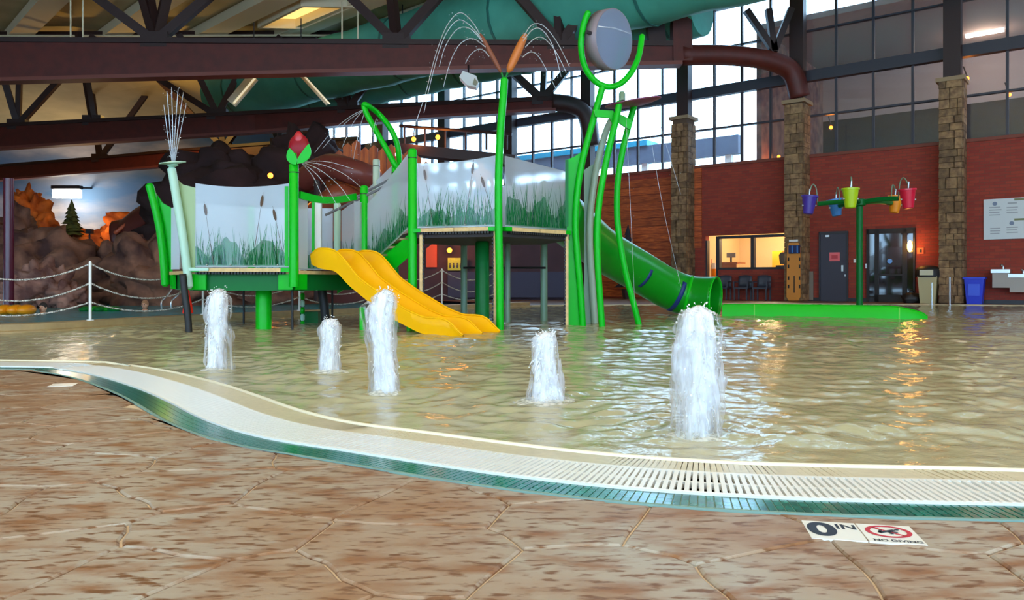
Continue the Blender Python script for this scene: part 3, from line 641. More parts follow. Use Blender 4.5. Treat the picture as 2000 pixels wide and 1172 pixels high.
# ================================================================ PLAY STRUCTURE
V2 = lambda p: Vector((p[0], p[1], 0))
LH, LI, LJ, LK, LL, LG = [Vector(p) for p in ((-4.55, 10.8), (-3.05, 10.8), (-2.33, 12.1), (-3.05, 13.4), (-4.55, 13.4), (-5.40, 12.1))]
UA, UB, UC, UD, UE, UF = [Vector(p) for p in ((-1.48, 11.43), (-.165, 11.0), (.90, 12.0), (.56, 13.46), (-.87, 13.9), (-1.96, 12.88))]
ZL, ZU = .86, 1.45
def onpanel(p0, p1, px, py):
    k = (px-1000)/F; d = p1-p0; u = (k*p0.y-p0.x)/(d.x-k*d.y); Y = p0.y+u*d.y; return u, H-(py-HZ)*Y/F
def panel(parent, p0, p1, zb, zt, ng=60, cats=(), seed=1, gh=.5, haze=.16, bolts=0, mat_=None):
    rnd = random.Random(seed); d = p1-p0; nrm = Vector((d.y, -d.x)).normalized()
    if nrm.y > 0: nrm = -nrm
    def P(u, z, o=0.0): q = p0+d*u+nrm*o; return Vector((q.x, q.y, z))
    b = MB(); n = 12
    fr = [[P(k/n, zb(k/n), .008) for k in range(n+1)], [P(k/n, zt(k/n), .008) for k in range(n+1)], [P(k/n, zt(k/n), -.008) for k in range(n+1)], [P(k/n, zb(k/n), -.008) for k in range(n+1)]]
    b.grid(fr+[fr[0]]); b.add([fr[0][0], fr[1][0], fr[2][0], fr[3][0]], [(0, 1, 2, 3)]); b.add([r[-1] for r in fr], [(3, 2, 1, 0)])
    o = b.build('frosted_panel', mat_ or M_frost, parent, merge=True)
    if ng:
        for mm, cnt, hs in ((M_print, ng, 1.0), (M_printd, ng, .75)):
            b = MB(); ln = d.length
            for i in range(cnt):
                u = rnd.uniform(.02, .98); h = gh*hs*rnd.uniform(.25, 1.0)**1.2; lean = rnd.uniform(-.22, .22)*h/ln; w = rnd.uniform(.006, .016)/ln; bend = rnd.uniform(-.10, .10)*h/ln
                L_, R_ = [], []
                for s in range(5):
                    t = s/4; uu = min(.985, max(.015, u+lean*t+bend*t*t)); ww = w*(1-t)**.7*.5; z = zb(uu)+.03+h*t
                    L_.append(P(min(.99, max(.01, uu-ww)), z, .013 if mm is M_print else .0105)); R_.append(P(min(.99, max(.01, uu+ww+.0004)), z, .013 if mm is M_print else .0105))
                b.grid([L_, R_])
            b.build('grass_print', mm, o)
        b = MB(); b.grid([[P(k/30, zb(k/30)+.015, .0095) for k in range(31)], [P(k/30, zb(k/30)+1.7*haze*(.75+.5*mnoise.noise(Vector((k*.35, seed, 0)))+.25*math.sin(k*.5+seed)), .0095) for k in range(31)]]); b.build('foot_print', M_haze, o)
    for (hx, hy), (sx, sy) in cats:
        u0, z0 = onpanel(p0, p1, hx, hy); u1, z1 = onpanel(p0, p1, sx, sy); b = MB(); ln = d.length
        ax = Vector((u1-u0, (z1-z0)/ln)); axn = ax.normalized(); sd = Vector((-axn.y, axn.x)); pts = []
        def Q(c): return P(c.x, z0+(c.y)*ln, .016)
        hl = .085/ln
        ring = [Vector((u0, 0))+axn*hl*math.cos(a)+sd*(.022/ln)*math.sin(a) for a in [2*math.pi*k/14 for k in range(14)]]
        b.add([Q(c) for c in ring], [tuple(range(14))])
        e = Vector((u1, (z1-z0)/ln)); s0 = Vector((u0, 0)); wv = sd*(.004/ln)
        b.add([Q(s0-axn*hl*1.5-wv*.3), Q(s0-axn*hl*1.5+wv*.3), Q(e+wv), Q(e-wv)], [(0, 1, 2, 3)])
        b.build('cattail_print', M_catp, o)
    for k in range(bolts):
        u = (k+.5)/bolts; b = MB(); b.ball(P(u, zb(u)+.03, .02), .014, 8, 5); b.build('bolt', M_steel, o, smooth=True)
    return o
def post(parent, p, z0, z1, r=.062, m=None, name='post', cap=True):
    b = MB(); pr = [(r, z0), (r, z1-r*.5)]+[(r*math.cos(a), z1-r*.5+r*.5*math.sin(a)) for a in (.5, 1.0, 1.4)]
    b.lathe((p[0], p[1], 0), pr, 14); o = b.build(name, m or M_green, parent, smooth='auto')
    if cap:
        c = MB(); c.lathe((p[0], p[1], 0), [(r*1.03, z1-r*2.2), (r*1.03, z1-r*2.0)], 14); c.build('cap_seam', M_black, o)
    return o
def plate(parent, pts, Y, thick, m, name='leaf_plate', dx=0.0):
    b = MB(); b.prism([W(x, y, Y+dx*(x-pts[0][0])) for x, y in pts], (0, thick, 0)); return b.build(name, m, parent)
def pole(parent, pts, Y, r, m, name='pole', k=6, n=12):
    if isinstance(Y, (int, float)): Y = [Y]*len(pts)
    b = MB(); path = catmull([W(x, y, yy) for (x, y), yy in zip(pts, Y)], k); e = path[0]+(path[0]-path[1]).normalized()*r*.5
    rs = [r*.5]+[r]*len(path)+[r*.5]; b.tube([e]+path+[path[-1]+(path[-1]-path[-2]).normalized()*r*.5], rs, n); return b.build(name, m, parent, smooth='auto')
def edging(parent, p0, p1, z, nseg=2, teeth=True, inset=.16):
    d = (p1-p0); L_ = d.length; u = d.normalized(); a = math.atan2(d.y, d.x); nrm = Vector((u.y, -u.x))
    if nrm.y > 0: nrm = -nrm
    for k in range(nseg):
        s0 = inset+(L_-2*inset)*k/nseg; s1 = inset+(L_-2*inset)*(k+1)/nseg; c = p0+u*((s0+s1)/2)+nrm*.03
        b = MB(); b.box((c.x, c.y, z-.02), (s1-s0-.008, .09, .055), a); b.build('edge_plank', M_tan, parent)
    for s in (inset/2+.02, L_-inset/2-.02):
        c = p0+u*s+nrm*.03; b = MB(); b.box((c.x, c.y, z-.02), (inset-.04, .085, .06), a); b.build('edge_bracket', M_green, parent)
    if teeth:
        b = MB(); n = int((L_-2*.12)/.045)
        for k in range(n): c = p0+u*(.12+.045*k+.02)+nrm*.03; b.box((c.x, c.y, z-.066), (.030, .09, .035), a)
        tag(b.build('toothed_rubber_edge', M_black, parent), kind='stuff')
def side_trim(parent, p, ztop):
    b = MB(); b.box((p[0], p[1], ztop/2-.05), (.045, .09, ztop+.1)); b.build('tan_edge_strip', M_tan, parent)
    b = MB(); n = int(ztop/.055)
    for k in range(n): b.box((p[0]+.032*(1 if p[2] > 0 else -1), p[1]-.005, .02+.055*k), (.026, .08, .034))
    tag(b.build('toothed_rubber_edge', M_black, parent), kind='stuff')
def deckplate(parent, hexa, z, h, m, mtop=None, name='deck_plate', grow=0.0):
    c = sum(hexa, Vector((0, 0)))/len(hexa); b = MB(); b.prism([(p.x+(p-c).normalized().x*grow, p.y+(p-c).normalized().y*grow, z-h) for p in hexa], (0, 0, h)); return b.build(name, m, parent)

# ---------------- lower tower
lt = thing('lower_play_tower', 'low green play platform with one frosted reed panel, left of the yellow slide', 'play structure', (-3.7, 11.4, 0))
deckplate(lt, [LH, LI, LJ, LK, LL, LG], ZL-.03, .05, M_tan)
c_ = Vector((-3.75, 12.1)); hx = [LH, LI, LJ, LK, LL, LG]
for p, q in zip(hx, hx[1:]+hx[:1]):
    b = MB(); d = (q-p); u = d.normalized(); a = math.atan2(d.y, d.x); m_ = (p+q)/2; m2 = m_+(c_-m_).normalized()*.10
    b.box((m2.x, m2.y, ZL-.19), (d.length-.16, .05, .25), a); b.build('skirt', M_dgreen, lt)
    for s in (.14, d.length-.14):
        e = p+u*s+(c_-m_).normalized()*.03; b = MB(); b.box((e.x, e.y, ZL-.18), (.20, .05, .24), a); b.build('bracket', M_green, lt)
edging(lt, LH, LI, ZL+.0, 2, True, .18)
q0 = W(382, 500, 10.8).to_2d(); q1 = W(566, 500, 10.8).to_2d()
panel(lt, q0, q1, lambda u: ZL+.02, lambda u: 2.005+.055*(2*u-1)**2, 75, [((402, 410), (418, 518)), ((512, 393), (499, 480)), ((537, 420), (552, 490))], 3, .62, .22, 4)
b = MB(); b.beam(W(560, 364, 10.8), W(560, 520, 10.8), .05, .03, (0, 1, 0)); b.build('panel_stile', M_green, lt)
panel(lt, LK+(LL-LK)*.05, LK+(LL-LK)*.95, lambda u: ZL+.02, lambda u: 1.95, 30, (), 4, .5)
panel(lt, LL+(LG-LL)*.05, LL+(LG-LL)*.95, lambda u: ZL+.02, lambda u: 1.95, 0, (), 5)
pole(lt, [(292, 362), (300, 392), (311, 440), (319, 500), (323, 556)], 12.1, .062, M_green, 'leaning_pole')
plate(lt, [(300, 372), (317, 396), (336, 407), (336, 556), (323, 556), (318, 500), (309, 440)], 12.14, .03, M_green)
plate(lt, [(334, 406), (352, 404), (350, 526), (334, 526)], 12.02, .02, M_frost, 'frosted_side_panel')
pole(lt, [(335, 330), (339, 352), (347, 400), (356, 455), (364, 515), (369, 560)], 10.74, .058, M_pale, 'leaning_pole')
plate(lt, [(344, 348), (356, 360), (382, 367), (381, 527), (366, 527), (357, 455), (349, 400)], 10.80, .02, mat('pale_olive_plate', (150, 172, 122), .4), 'leaf_plate')
b = MB(); b.beam(W(366, 526, 10.72), W(408, 526, 10.72), .04, .045); b.build('pale_bracket', M_pale, lt)
pi = post(lt, LI+Vector((-.0, -.06)), .60, W(576, 318, 10.74).z, .066)
b = MB(); b.lathe(W(576, 318, 10.74), [(.05, -.02), (.034, .06), (.026, .12), (.012, .14)], 12); b.build('nozzle', M_green, pi, smooth='auto')
pj = post(lt, LJ, .62, W(698, 362, 12.1).z, .066)
b = MB(); pts = catmull([W(585, 381, 10.85), W(625, 390, 11.2), W(660, 390, 11.6), W(694, 384, 12.05)], 6)
for p, q in zip(pts, pts[1:]): b.beam(p, q, .05, .10)
b.build('entry_header', M_green, lt)
panel(lt, LI+(LJ-LI)*.04, LI+(LJ-LI)*.16, lambda u: ZL, lambda u: 1.86, 0); panel(lt, LI+(LJ-LI)*.84, LI+(LJ-LI)*.96, lambda u: ZL, lambda u: 1.92, 0)
for p, zt in ((LK, 2.05), (LL, 2.0)): post(lt, p, .62, zt, .06, M_pale if p is LK else M_green)
post(lt, Vector((-3.67, 11.35)), -.3, ZL-.05, .115, M_green, 'support_column', False)
for px, Y, r, cv in ((364, 10.6, .05, 1), (632, 12.0, .07, 1), (571, 11.0, .018, 0), (476, 12.6, .018, 0), (649, 12.9, .018, 0)):
    b = MB(); x = (px-1000)*Y/F; pth = [Vector((x-.05*cv, Y, ZL-.08)), Vector((x-.02*cv, Y, .5)), Vector((x+.02*cv, Y, .2)), Vector((x+.05*cv, Y, -.3))]
    b.tube(catmull(pth, 4), r, 8); b.build('black_leg', M_black, lt, smooth=True)
# white door post by the slide entry
b = MB(); b.box(W(621, 441, 12.7), (.115, .08, .86)); b.build('white_stile', M_white, lt)
b = MB(); b.box(W(613, 441, 12.68), (.04, .1, .86)); b.build('green_stile', M_green, lt)
# bud sprayer on the corner post
bs = thing('bud_sprayer', 'red flower bud sprayer with two green leaves on the corner post', 'water sprayer', W(576, 310, 10.74))
b = MB(); b.ball(W(584, 287, 10.95), .15, 16, 10, (1.0, .35, 1.25)); b.build('bud', mat('dark_red_plastic', (138, 10, 26), .35, spec=.2), bs, smooth=True)
b = MB(); b.ball(W(583, 270, 10.93), .075, 12, 8, (.9, .4, 1.35)); b.build('bud_tip', mat('deep_red_plastic', (178, 22, 34), .35), bs, smooth=True)
for tip, mid_, base_ in (((565, 289), (568, 306), (577, 322)), ((603, 281), (598, 305), (580, 320))):
    s = Vector((tip[0]-base_[0], tip[1]-base_[1])); n_ = Vector((-s.y, s.x)).normalized(); L_, R_ = [], []
    for k in range(9):
        t = k/8; w = 9.0*math.sin(math.pi*t**.8)**.8+.2; c = Vector(base_)+s*t+Vector((mid_[0]-(tip[0]+base_[0])/2, 0))*math.sin(math.pi*t)
        L_.append((c.x+n_.x*w, c.y+n_.y*w)); R_.append((c.x-n_.x*w, c.y-n_.y*w))
    plate(bs, L_+R_[::-1][1:-1], 10.62, .02, M_green, 'leaf')
# dish sprayer
ds = thing('dish_sprayer', 'pale green dish sprayer shooting thin jets upward', 'water sprayer', W(337, 328, 10.74))
b = MB(); b.lathe(W(337, 318, 10.74), [(.03, -.06), (.075, -.04), (.06, -.02), (.175, -.006), (.178, .006), (.05, .02)], 22, (-.08, -.12, 1)); b.build('dish', M_pale, ds, smooth='auto')
# red float and small things under the platform
b = MB(); b.lathe(W(367, 612, 10.9), [(.075, 0), (.055, .14), (.02, .30), (.008, .36)], 10); tag(b.build('hanging_red_float', mat('orange_red_plastic', (226, 36, 20), .4)), 'red cone float hanging beneath the pale green pole', 'float')
bp = thing('bead_pole', 'thin pole of green and pale beads under the low platform', 'pole', (W(591, 600, 12.6).x, 12.6, -.25))
for k in range(9):
    b = MB(); b.lathe((W(591, 600, 12.6).x, 12.6, -.2+.115*k), [(.02, 0), (.036, .02), (.036, .09), (.02, .11)], 10); b.build('bead', M_green if k % 2 else M_pale, bp, smooth='auto')
b = MB(); b.box(W(608, 628, 12.9), (.30, .3, .34)); tag(b.build('green_footing_box', M_dgreen), 'dark green box footing standing in water under the platform', 'box')

# ---------------- upper tower
ut = thing('upper_play_tower', 'tall green play platform with two frosted reed panels in the centre', 'play structure', (-.5, 12.2, 0))
uh = [UA, UB, UC, UD, UE, UF]
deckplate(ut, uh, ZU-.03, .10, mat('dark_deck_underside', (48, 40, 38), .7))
post(ut, UA, -.3, W(806, 290, UA.y).z, .068); post(ut, UF, -.3, 2.62, .06); post(ut, UE, -.3, 2.45, .06, M_sage); post(ut, UD, -.3, 2.45, .062, M_sage)
post(ut, Vector((-.48, 12.4)), -.3, ZU-.1, .115, M_dgreen, 'support_column', False)
post(ut, W(991, 600, 13.0).to_2d(), -.3, ZU-.1, .05, M_sage, 'post', False)
post(ut, W(735, 500, 13.1).to_2d(), .6, W(735, 310, 13.1).z, .062, mat('pale_grey_green', (172, 188, 168), .35))
e0 = UA+(UB-UA)*.06; e1 = UA+(UB-UA)*.945
panel(ut, e0, e1, lambda u: ZU+.02, lambda u: 2.43-.09*4*u*(1-u)*.35+.055*u, 85, [((831, 342), (846, 438)), ((924, 329), (908, 438)), ((944, 356), (961, 410))], 11, .62, .17, 4)
f0 = UB+(UC-UB)*.06; f1 = UB+(UC-UB)*.95
panel(ut, f0, f1, lambda u: ZU+.02, lambda u: 2.485-.10*u, 95, (), 12, .75, .26, 0)
panel(ut, UD+(UE-UD)*.05, UD+(UE-UD)*.95, lambda u: ZU+.02, lambda u: 2.38, 0, (), 13); panel(ut, UE+(UF-UE)*.05, UE+(UF-UE)*.95, lambda u: ZU+.02, lambda u: 2.38, 0, (), 14)
edging(ut, UA, UB, ZU, 2); edging(ut, UB, UC, ZU, 2)
side_trim(ut, (W(823, 500, 11.38).x, 11.38, 1), ZU-.05); side_trim(ut, (W(967, 500, 11.05).x, 11.05, -1), ZU-.05); side_trim(ut, (W(1107, 500, 11.92).x, 11.92, -1), ZU-.05)
b = MB(); b.beam(W(1107, 312, 11.93), W(1107, 442, 11.93), .05, .03, (0, 1, 0)); b.build('panel_stile', M_dgreen, ut)
b = MB(); b.tube([W(905, 523, 13.6), W(1066, 523, 13.4)], .022, 6); b.build('brace_rail', M_black, ut)
# leaf column at the right corner
pc = pole(ut, [(1139, 648), (1134, 570), (1127, 490), (1124, 440), (1127, 380), (1136, 322), (1150, 266), (1167, 205), (1178, 165)], 11.98, .052, M_green, 'curved_pole')
plate(ut, [(1107, 648), (1107, 312), (1122, 306), (1136, 296), (1130, 340), (1125, 400), (1123, 440), (1126, 490), (1133, 570), (1138, 648)], 12.02, .03, M_green)
pole(ut, [(1163, 648), (1157, 560), (1152, 480), (1153, 420), (1160, 360), (1169, 310), (1182, 262), (1193, 236)], 12.7, .055, mat('grey_green_pole', (150, 168, 146), .35), 'curved_pole')
plate(ut, [(1141, 640), (1141, 332), (1150, 326), (1163, 318), (1157, 370), (1151, 430), (1150, 490), (1155, 560), (1162, 640)], 12.74, .03, M_sage)
# person behind the panel comes later
# ---------------- bucket frame: two curved poles, plates, saucer, ring, drum
tb = thing('tipping_bucket_frame', 'tall curved green poles carrying a cloudy round tipping bucket', 'play structure', W(1210, 640, 12.0))
pole(tb, [(1177, 652), (1171, 570), (1167, 500), (1167, 440), (1171, 390), (1181, 330), (1193, 275), (1203, 235), (1210, 200)], 11.75, .050, M_green, 'curved_pole')
pole(tb, [(1252, 652), (1238, 595), (1221, 530), (1209, 460), (1205, 410), (1207, 350), (1217, 290), (1228, 245), (1239, 205)], [12.3]*9, .050, M_green, 'curved_pole')
plate(tb, [(1160, 214), (1198, 216), (1205, 232), (1198, 244), (1190, 230), (1163, 228)], 11.85, .05, M_green, 'tie_plate')
plate(tb, [(1204, 220), (1222, 228), (1235, 236), (1232, 254), (1218, 246), (1206, 238)], 11.95, .05, M_green, 'tie_plate')
b = MB(); b.lathe(W(1236, 201, 12.0), [(.02, -.03), (.30, -.035), (.44, .0), (.44, .015), (.25, .02), (.05, .03)], 26, (-.16, -.10, 1)); b.build('purple_saucer', mat('plum_plastic', (120, 36, 78), .4), tb, smooth='auto')
b = MB(); b.lathe(W(1215, 190, 12.0), [(.05, -.05), (.05, .06), (.03, .09)], 10); b.build('stub', M_sage, tb, smooth='auto')
pole(tb, [(1149, 24), (1140, 48), (1135, 80), (1137, 112), (1147, 140), (1167, 162), (1191, 170), (1215, 161), (1235, 138), (1248, 108), (1254, 70)], [11.75, 11.78, 11.8, 11.85, 11.9, 11.95, 12.0, 12.05, 12.1, 12.15, 12.2], .048, M_green, 'cradle_ring')
ax = Vector((.70, -.70, -.10)).normalized(); cc = W(1190, 78, 12.05); b = MB()
b.lathe(cc, [(.455, -.11), (.455, .10)], 34, ax, caps=False); dr = b.build('drum_wall', mat('grey_drum_plastic', (132, 118, 124), .35), tb, smooth='auto', solid=.02)
for s, nm in ((.10, 'front_disc'), (-.11, 'back_disc')):
    b = MB(); b.lathe(cc+ax*s, [(.45, 0), (.45, .008)], 34, ax); b.build(nm, M_lens if s > 0 else clear_mat('cloudy_back_plastic', (150, 176, 206), .45, .2, .5, .05), tb)
hz_ = ax.cross(Vector((0, 0, 1))).normalized()
b = MB(); b.tube([cc+ax*.115-hz_*.40+Vector((0, 0, .17)), cc+ax*.115+hz_*.0+Vector((0, 0, .17)), cc+ax*.115+hz_*.42+Vector((0, 0, .10))], .008, 6); b.build('moulding_line', M_white, tb)
for s in (-1, 1):
    b = MB(); b.tube([cc+hz_*s*.43, cc+hz_*s*.56], .03, 8); b.build('axle', M_dark, tb)
# ---------------- cattail spray pole
cp = thing('cattail_spray_pole', 'slender green pole topped by two brown cattails, between the reed panels', 'water sprayer', (UB.x, UB.y-.06, 0))
pole(cp, [(977, 700), (976, 560), (974, 440), (974, 340), (978, 250), (983, 190), (985, 155)], 10.93, .055, M_green, 'curved_pole')
for (x0, y0), (x1, y1), r, mm in (((979, 142), (938, 66), .035, mat('brown_cattail', (124, 66, 40), .6)), ((992, 142), (1027, 66), .062, mat('orange_brown_cattail', (188, 104, 36), .5))):
    a = W(x0, y0, 10.93); e = W(x1, y1, 10.93); b = MB(); d = (e-a); n = 10
    b.tube([a+d*(k/n) for k in range(n+1)], [.018]+[r*(.45+.55*math.sin(math.pi*min(1, .15+.75*k/n))) for k in range(1, n)]+[r*.35], 10); b.build('cattail_head', mm, cp, smooth=True)
for x0, x1 in ((979, 985), (992, 986)):
    b = MB(); b.tube([W(985, 158, 10.93), W(x0, 141, 10.93)], .016, 6); b.build('stem', M_dgreen, cp)
# ---------------- leaf loop sprayer
lo = thing('leaf_loop_sprayer', 'green tube bent into a leaf shaped loop above the stairs', 'water sprayer', W(776, 345, 12.85))
loop = [(777, 330), (754, 290), (730, 248), (715, 220), (711, 206), (717, 206), (738, 221), (760, 247), (774, 276), (779, 304)]
b = MB(); b.tube(catmull([W(x, y, 12.85+(.25 if i > 5 else 0)) for i, (x, y) in enumerate(loop)], 5, True), .048, 10, closed=True); b.build('loop_tube', M_green, lo, smooth=True)
b = MB(); b.tube([W(776, 326, 12.85), W(774, 370, 12.88)], .05, 10); b.build('stem', M_green, lo, smooth='auto')
# ---------------- stairs
st = thing('stairway', 'short stair with frosted reed sides between the two platforms', 'stairs', (-2.0, 12.2, 0))
for p, q, sd, g in ((LJ, UA, 21, 60), (LK, UF, 22, 40)):
    d = q-p; p_ = p+d*.08; q_ = q-d*.05
    panel(st, p_, q_, lambda u: ZL+.04+(ZU-ZL)*u, lambda u: 1.90+.72*u**1.1, g, (), sd, .6, .2)
    b = MB(); dz = Vector((0, 0, ZL)); b.prism([Vector((p.x, p.y, ZL-.06)), Vector((q.x, q.y, ZU-.02)), Vector((q.x, q.y, ZU-.36)), Vector((p.x, p.y, ZL-.40))], (0, .05, 0)); b.build('stringer', M_green, st)
for k in range(4):
    t = (k+.5)/4; a = LJ.lerp(UA, t); c = LK.lerp(UF, t); z = ZL+(ZU-ZL)*(k+1)/5; b = MB(); d = (UA-LJ).normalized()*.13
    b.prism([(a.x-d.x, a.y-d.y, z-.03), (a.x+d.x, a.y+d.y, z-.03), (c.x+d.x, c.y+d.y, z-.03), (c.x-d.x, c.y-d.y, z-.03)], (0, 0, .03)); b.build('tread', mat('tread_grey_tan', (150, 140, 96), .6), st)
for (x0, y0, Y0), (x1, y1, Y1) in (((636, 420, 12.4), (800, 341, 11.75)), ((690, 388, 12.9), (800, 330, 12.5))):
    b = MB(); b.tube([W(x0, y0, Y0), W(x1, y1, Y1)], .022, 8); b.build('handrail', mat('grey_rail', (112, 112, 118), .4), st, smooth='auto')
b = MB(); b.ball(W(792, 352, 11.6), .03, 10, 6); b.build('bolt', M_dark, st, smooth=True)
# ---------------- yellow double slide
ys = thing('double_slide', 'glossy yellow double lane water slide', 'slide', (-1.7, 10.6, 0))
SU = Vector((.866, -.5)); SW = Vector((.5, .866)); S0 = Vector((-2.9, 11.06))
def near_sz(px, py):
    k = (px-1000)/F; s = (k*S0.y-S0.x)/(SU.x-k*SU.y); Y = S0.y+SU.y*s; return s, H-(py-HZ)*Y/F
top = [near_sz(*p) for p in ((607, 500), (614, 488), (625, 485), (645, 486), (658, 491), (672, 506), (699, 541), (738, 570), (764, 586), (796, 606), (828, 620), (858, 621), (874, 625), (886, 636), (896, 648), (904, 657))]
bot = [near_sz(*p) for p in ((607, 515), (620, 524), (656, 530), (677, 555), (718, 589), (763, 622), (817, 650), (850, 659), (905, 663))]
def interp(tab, s):
    if s <= tab[0][0]: return tab[0][1]
    for (a, b_), (c, d) in zip(tab, tab[1:]):
        if a <= s <= c: t = (s-a)/(c-a); return b_+(d-b_)*t
    return tab[-1][1]
s0, s1 = top[0][0], top[-1][0]; NS = 56; WID = .92; rows = []; under = []
VS = [0, .012, .03, .06, .10, .16, .25, .34, .40, .44, .47, .488, .5, .512, .53, .56, .60, .66, .75, .84, .90, .94, .97, .988, 1.0]
for i in range(NS+1):
    s = s0+(s1-s0)*i/NS; zt = sum(interp(top, s+e) for e in (-.05, 0, .05))/3; zb = sum(interp(bot, s+e) for e in (-.06, 0, .06))/3; zf = zb+.03
    zt = max(zt, zf+.01); r = []; base = S0+SU*s
    for v in VS:
        fr_ = (v*2) % 1.0 if v < 1 else 1.0
        if abs(v-.5) < 1e-6: fr_ = 0.0
        k = abs(2*fr_-1)**3.2; p = base+SW*(WID*v); r.append(Vector((p.x, p.y, zf+(zt-zf)*k)))
    rows.append(r)
    a = base; c = base+SW*WID; under.append([Vector((a.x, a.y, zt)), Vector((a.x-SW.x*.012, a.y-SW.y*.012, zt-.02)), Vector((a.x, a.y, (zt+zb)/2)), Vector((a.x+SW.x*.01, a.y+SW.y*.01, zb)), Vector((c.x, c.y, zb)), Vector((c.x, c.y, zt))])
b = MB(); b.grid(rows); b.build('chute', M_yellow, ys, smooth='auto')
b = MB(); b.grid(under); n = len(under[0])
b.add(under[0][:], [tuple(range(n))]); b.build('outer_shell', M_yellow, ys, smooth='auto')
for v in (0.0, .5, 1.0):
    b = MB(); b.tube([r[VS.index(v)]+Vector((0, 0, .0)) for r in rows], .014, 8); b.build('rim', M_yellow, ys, smooth=True)
for px in (708, 800):
    Y = 10.9; b = MB(); b.tube([W(px, 600, Y), Vector((W(px, 600, Y).x, Y, -.3))], .045, 10); b.build('support_leg', M_green, ys, smooth='auto')
# ---------------- green tube slide and run-out flume
ts = thing('tube_slide', 'dark green closed tube slide coming down behind the curved poles', 'slide', (3.0, 15.4, 0))
pth = catmull([(.75, 12.8, 1.84), (1.2, 13.7, 1.58), (1.75, 14.7, 1.27), (2.5, 15.35, .90), (3.2, 15.72, .53), (3.66, 15.72, .37), (4.10, 15.48, .33)], 7)
n = len(pth); b = MB(); b.tube(pth, [.40+.03*max(0, (k-n*.82)/(n*.18)) for k in range(n)], 28, caps=False); b.build('tube', M_slide, ts, smooth=True, solid=.03)
def hoop(i, r, m, nm, w=.03, a0=0, a1=2*math.pi):
    t = (pth[min(i+1, n-1)]-pth[i-1]).normalized(); b = MB(); b.tube([pth[i]-t*w, pth[i]+t*w], r, 28, caps=False); b.build(nm, m, ts, smooth='auto', solid=.012)
hoop(n-1, .435, M_flume, 'rim', .02); hoop(int(n*.80), .415, M_flume, 'flange', .03); hoop(int(n*.60), .408, M_dgreen, 'flange', .012)
def band(i, r, a0, a1, w):
    t = (pth[i+1]-pth[i-1]).normalized(); sx = t.cross(Vector((0, 0, 1))).normalized(); uz = sx.cross(t).normalized(); b = MB()
    b.grid([[pth[i]+t*dw+(sx*math.cos(math.radians(a))+uz*math.sin(math.radians(a)))*r for a in range(a0, a1+1, 10)] for dw in (-w, w)]); b.build('band', M_seam, ts, smooth=True, solid=.02)
band(int(n*.72), .412, -90, 30, .045); band(int(n*.50), .412, -60, 0, .035)
b = MB(); b.tube([p+Vector((0, 0, .41)) for p in pth[int(n*.22):int(n*.80)]], .022, 6); b.build('top_seam', mat('pale_blue_seam', (150, 190, 236), .3), ts, smooth=True)
fl = thing('run_out_flume', 'bright green run-out trough lying on the water at the tube exit', 'slide', (6, 15.2, 0))
fp = [Vector(p) for p in ((4.35, 15.85, 0), (5.3, 15.55, 0), (6.3, 15.1, 0), (7.1, 14.68, 0), (7.75, 14.32, 0))]; fpc = catmull(fp, 6); rows = []
for i, p in enumerate(fpc):
    t = (fpc[min(i+1, len(fpc)-1)]-fpc[max(i-1, 0)]).normalized(); nn = Vector((-t.y, t.x, 0)); f = i/(len(fpc)-1); tp = 1-max(0, (f-.80)/.20); hgt = .20*(.12+.88*tp**.7)
    rows.append([p+nn*(w*(.55+.45*tp))+Vector((0, 0, z)) for w, z in ((-.52, -.14), (-.50, hgt*.6), (-.47, hgt), (-.42, hgt), (-.36, hgt*.4), (-.2, -.04), (.2, -.04), (.36, hgt*.4), (.42, hgt), (.47, hgt), (.50, -.14))])
b = MB(); b.grid(rows); b.add(rows[-1], [tuple(range(11))]); b.build('trough', M_flume, fl, smooth='auto')
for i in (4, 20):
    b = MB(); b.tube([v+Vector((0, 0, .004)) for v in rows[i][:4]], .010, 5); b.build('joint_strip', mat('lime_joint', (130, 210, 90), .4), fl)
# ---------------- bucket tree
bt = thing('bucket_tree', 'green post with five coloured tipping buckets by the brick wall', 'play structure', (9.05, 20, -.3))
b = MB(); b.tube([(9.05, 20, -.3), (9.05, 20, 2.78)], .082, 12); b.build('pole', M_dgreen, bt, smooth='auto')
b = MB(); b.lathe((9.05, 20, 2.70), [(.05, -.1), (.16, -.05), (.16, .1), (.05, .13)], 14); b.build('hub', M_dgreen, bt, smooth='auto')
for px, py, Y, mm, sc, tilt in ((1580, 400, 20.2, M_purple, 1.0, .10), (1632, 405, 21.2, M_blue, .98, -.15), (1661, 387, 18.9, M_lime, 1.0, 0), (1748, 399, 21.2, M_orange, .95, .1), (1773, 388, 19.2, M_red, 1.0, -.06)):
    c = W(px, py, Y); hb = Vector((9.05, 20, 2.72)); d = (c-hb); d.z = 0; e = c-d.normalized()*.22; e.z = c.z+.02
    b = MB(); b.tube(catmull([hb, (hb+e)/2+Vector((0, 0, .03)), e], 4), .062, 8); b.build('arm', M_dgreen, bt, smooth='auto')
    ax_ = Vector((tilt, 0, 1)); b = MB(); b.lathe(c, [(.10*sc, -.25*sc), (.125*sc, -.23*sc), (.19*sc, .2*sc), (.215*sc, .2*sc), (.215*sc, .24*sc), (.185*sc, .24*sc), (.11*sc, -.19*sc)], 20, ax_); bk = b.build('bucket', mm, bt, smooth='auto')
    for s in (-1, 1):
        b = MB(); b.ball(c+Vector((s*.17, -.02, -.02)), .03, 8, 6); b.build('pivot', M_steel, bk, smooth=True)
    b = MB(); b.tube(catmull([e+Vector((0, 0, .02)), e.lerp(c, .2)+Vector((0, 0, .42)), e.lerp(c, .6)+Vector((0, 0, .52)), c+Vector((.02, 0, .34))], 5), .016, 6); b.build('feed_hose', M_sage, bk, smooth=True)
    b = MB(); b.tube([c+Vector((.02, 0, .42)), c+Vector((0, 0, .22))], .022, 6); b.build('spout', M_steel, bk)
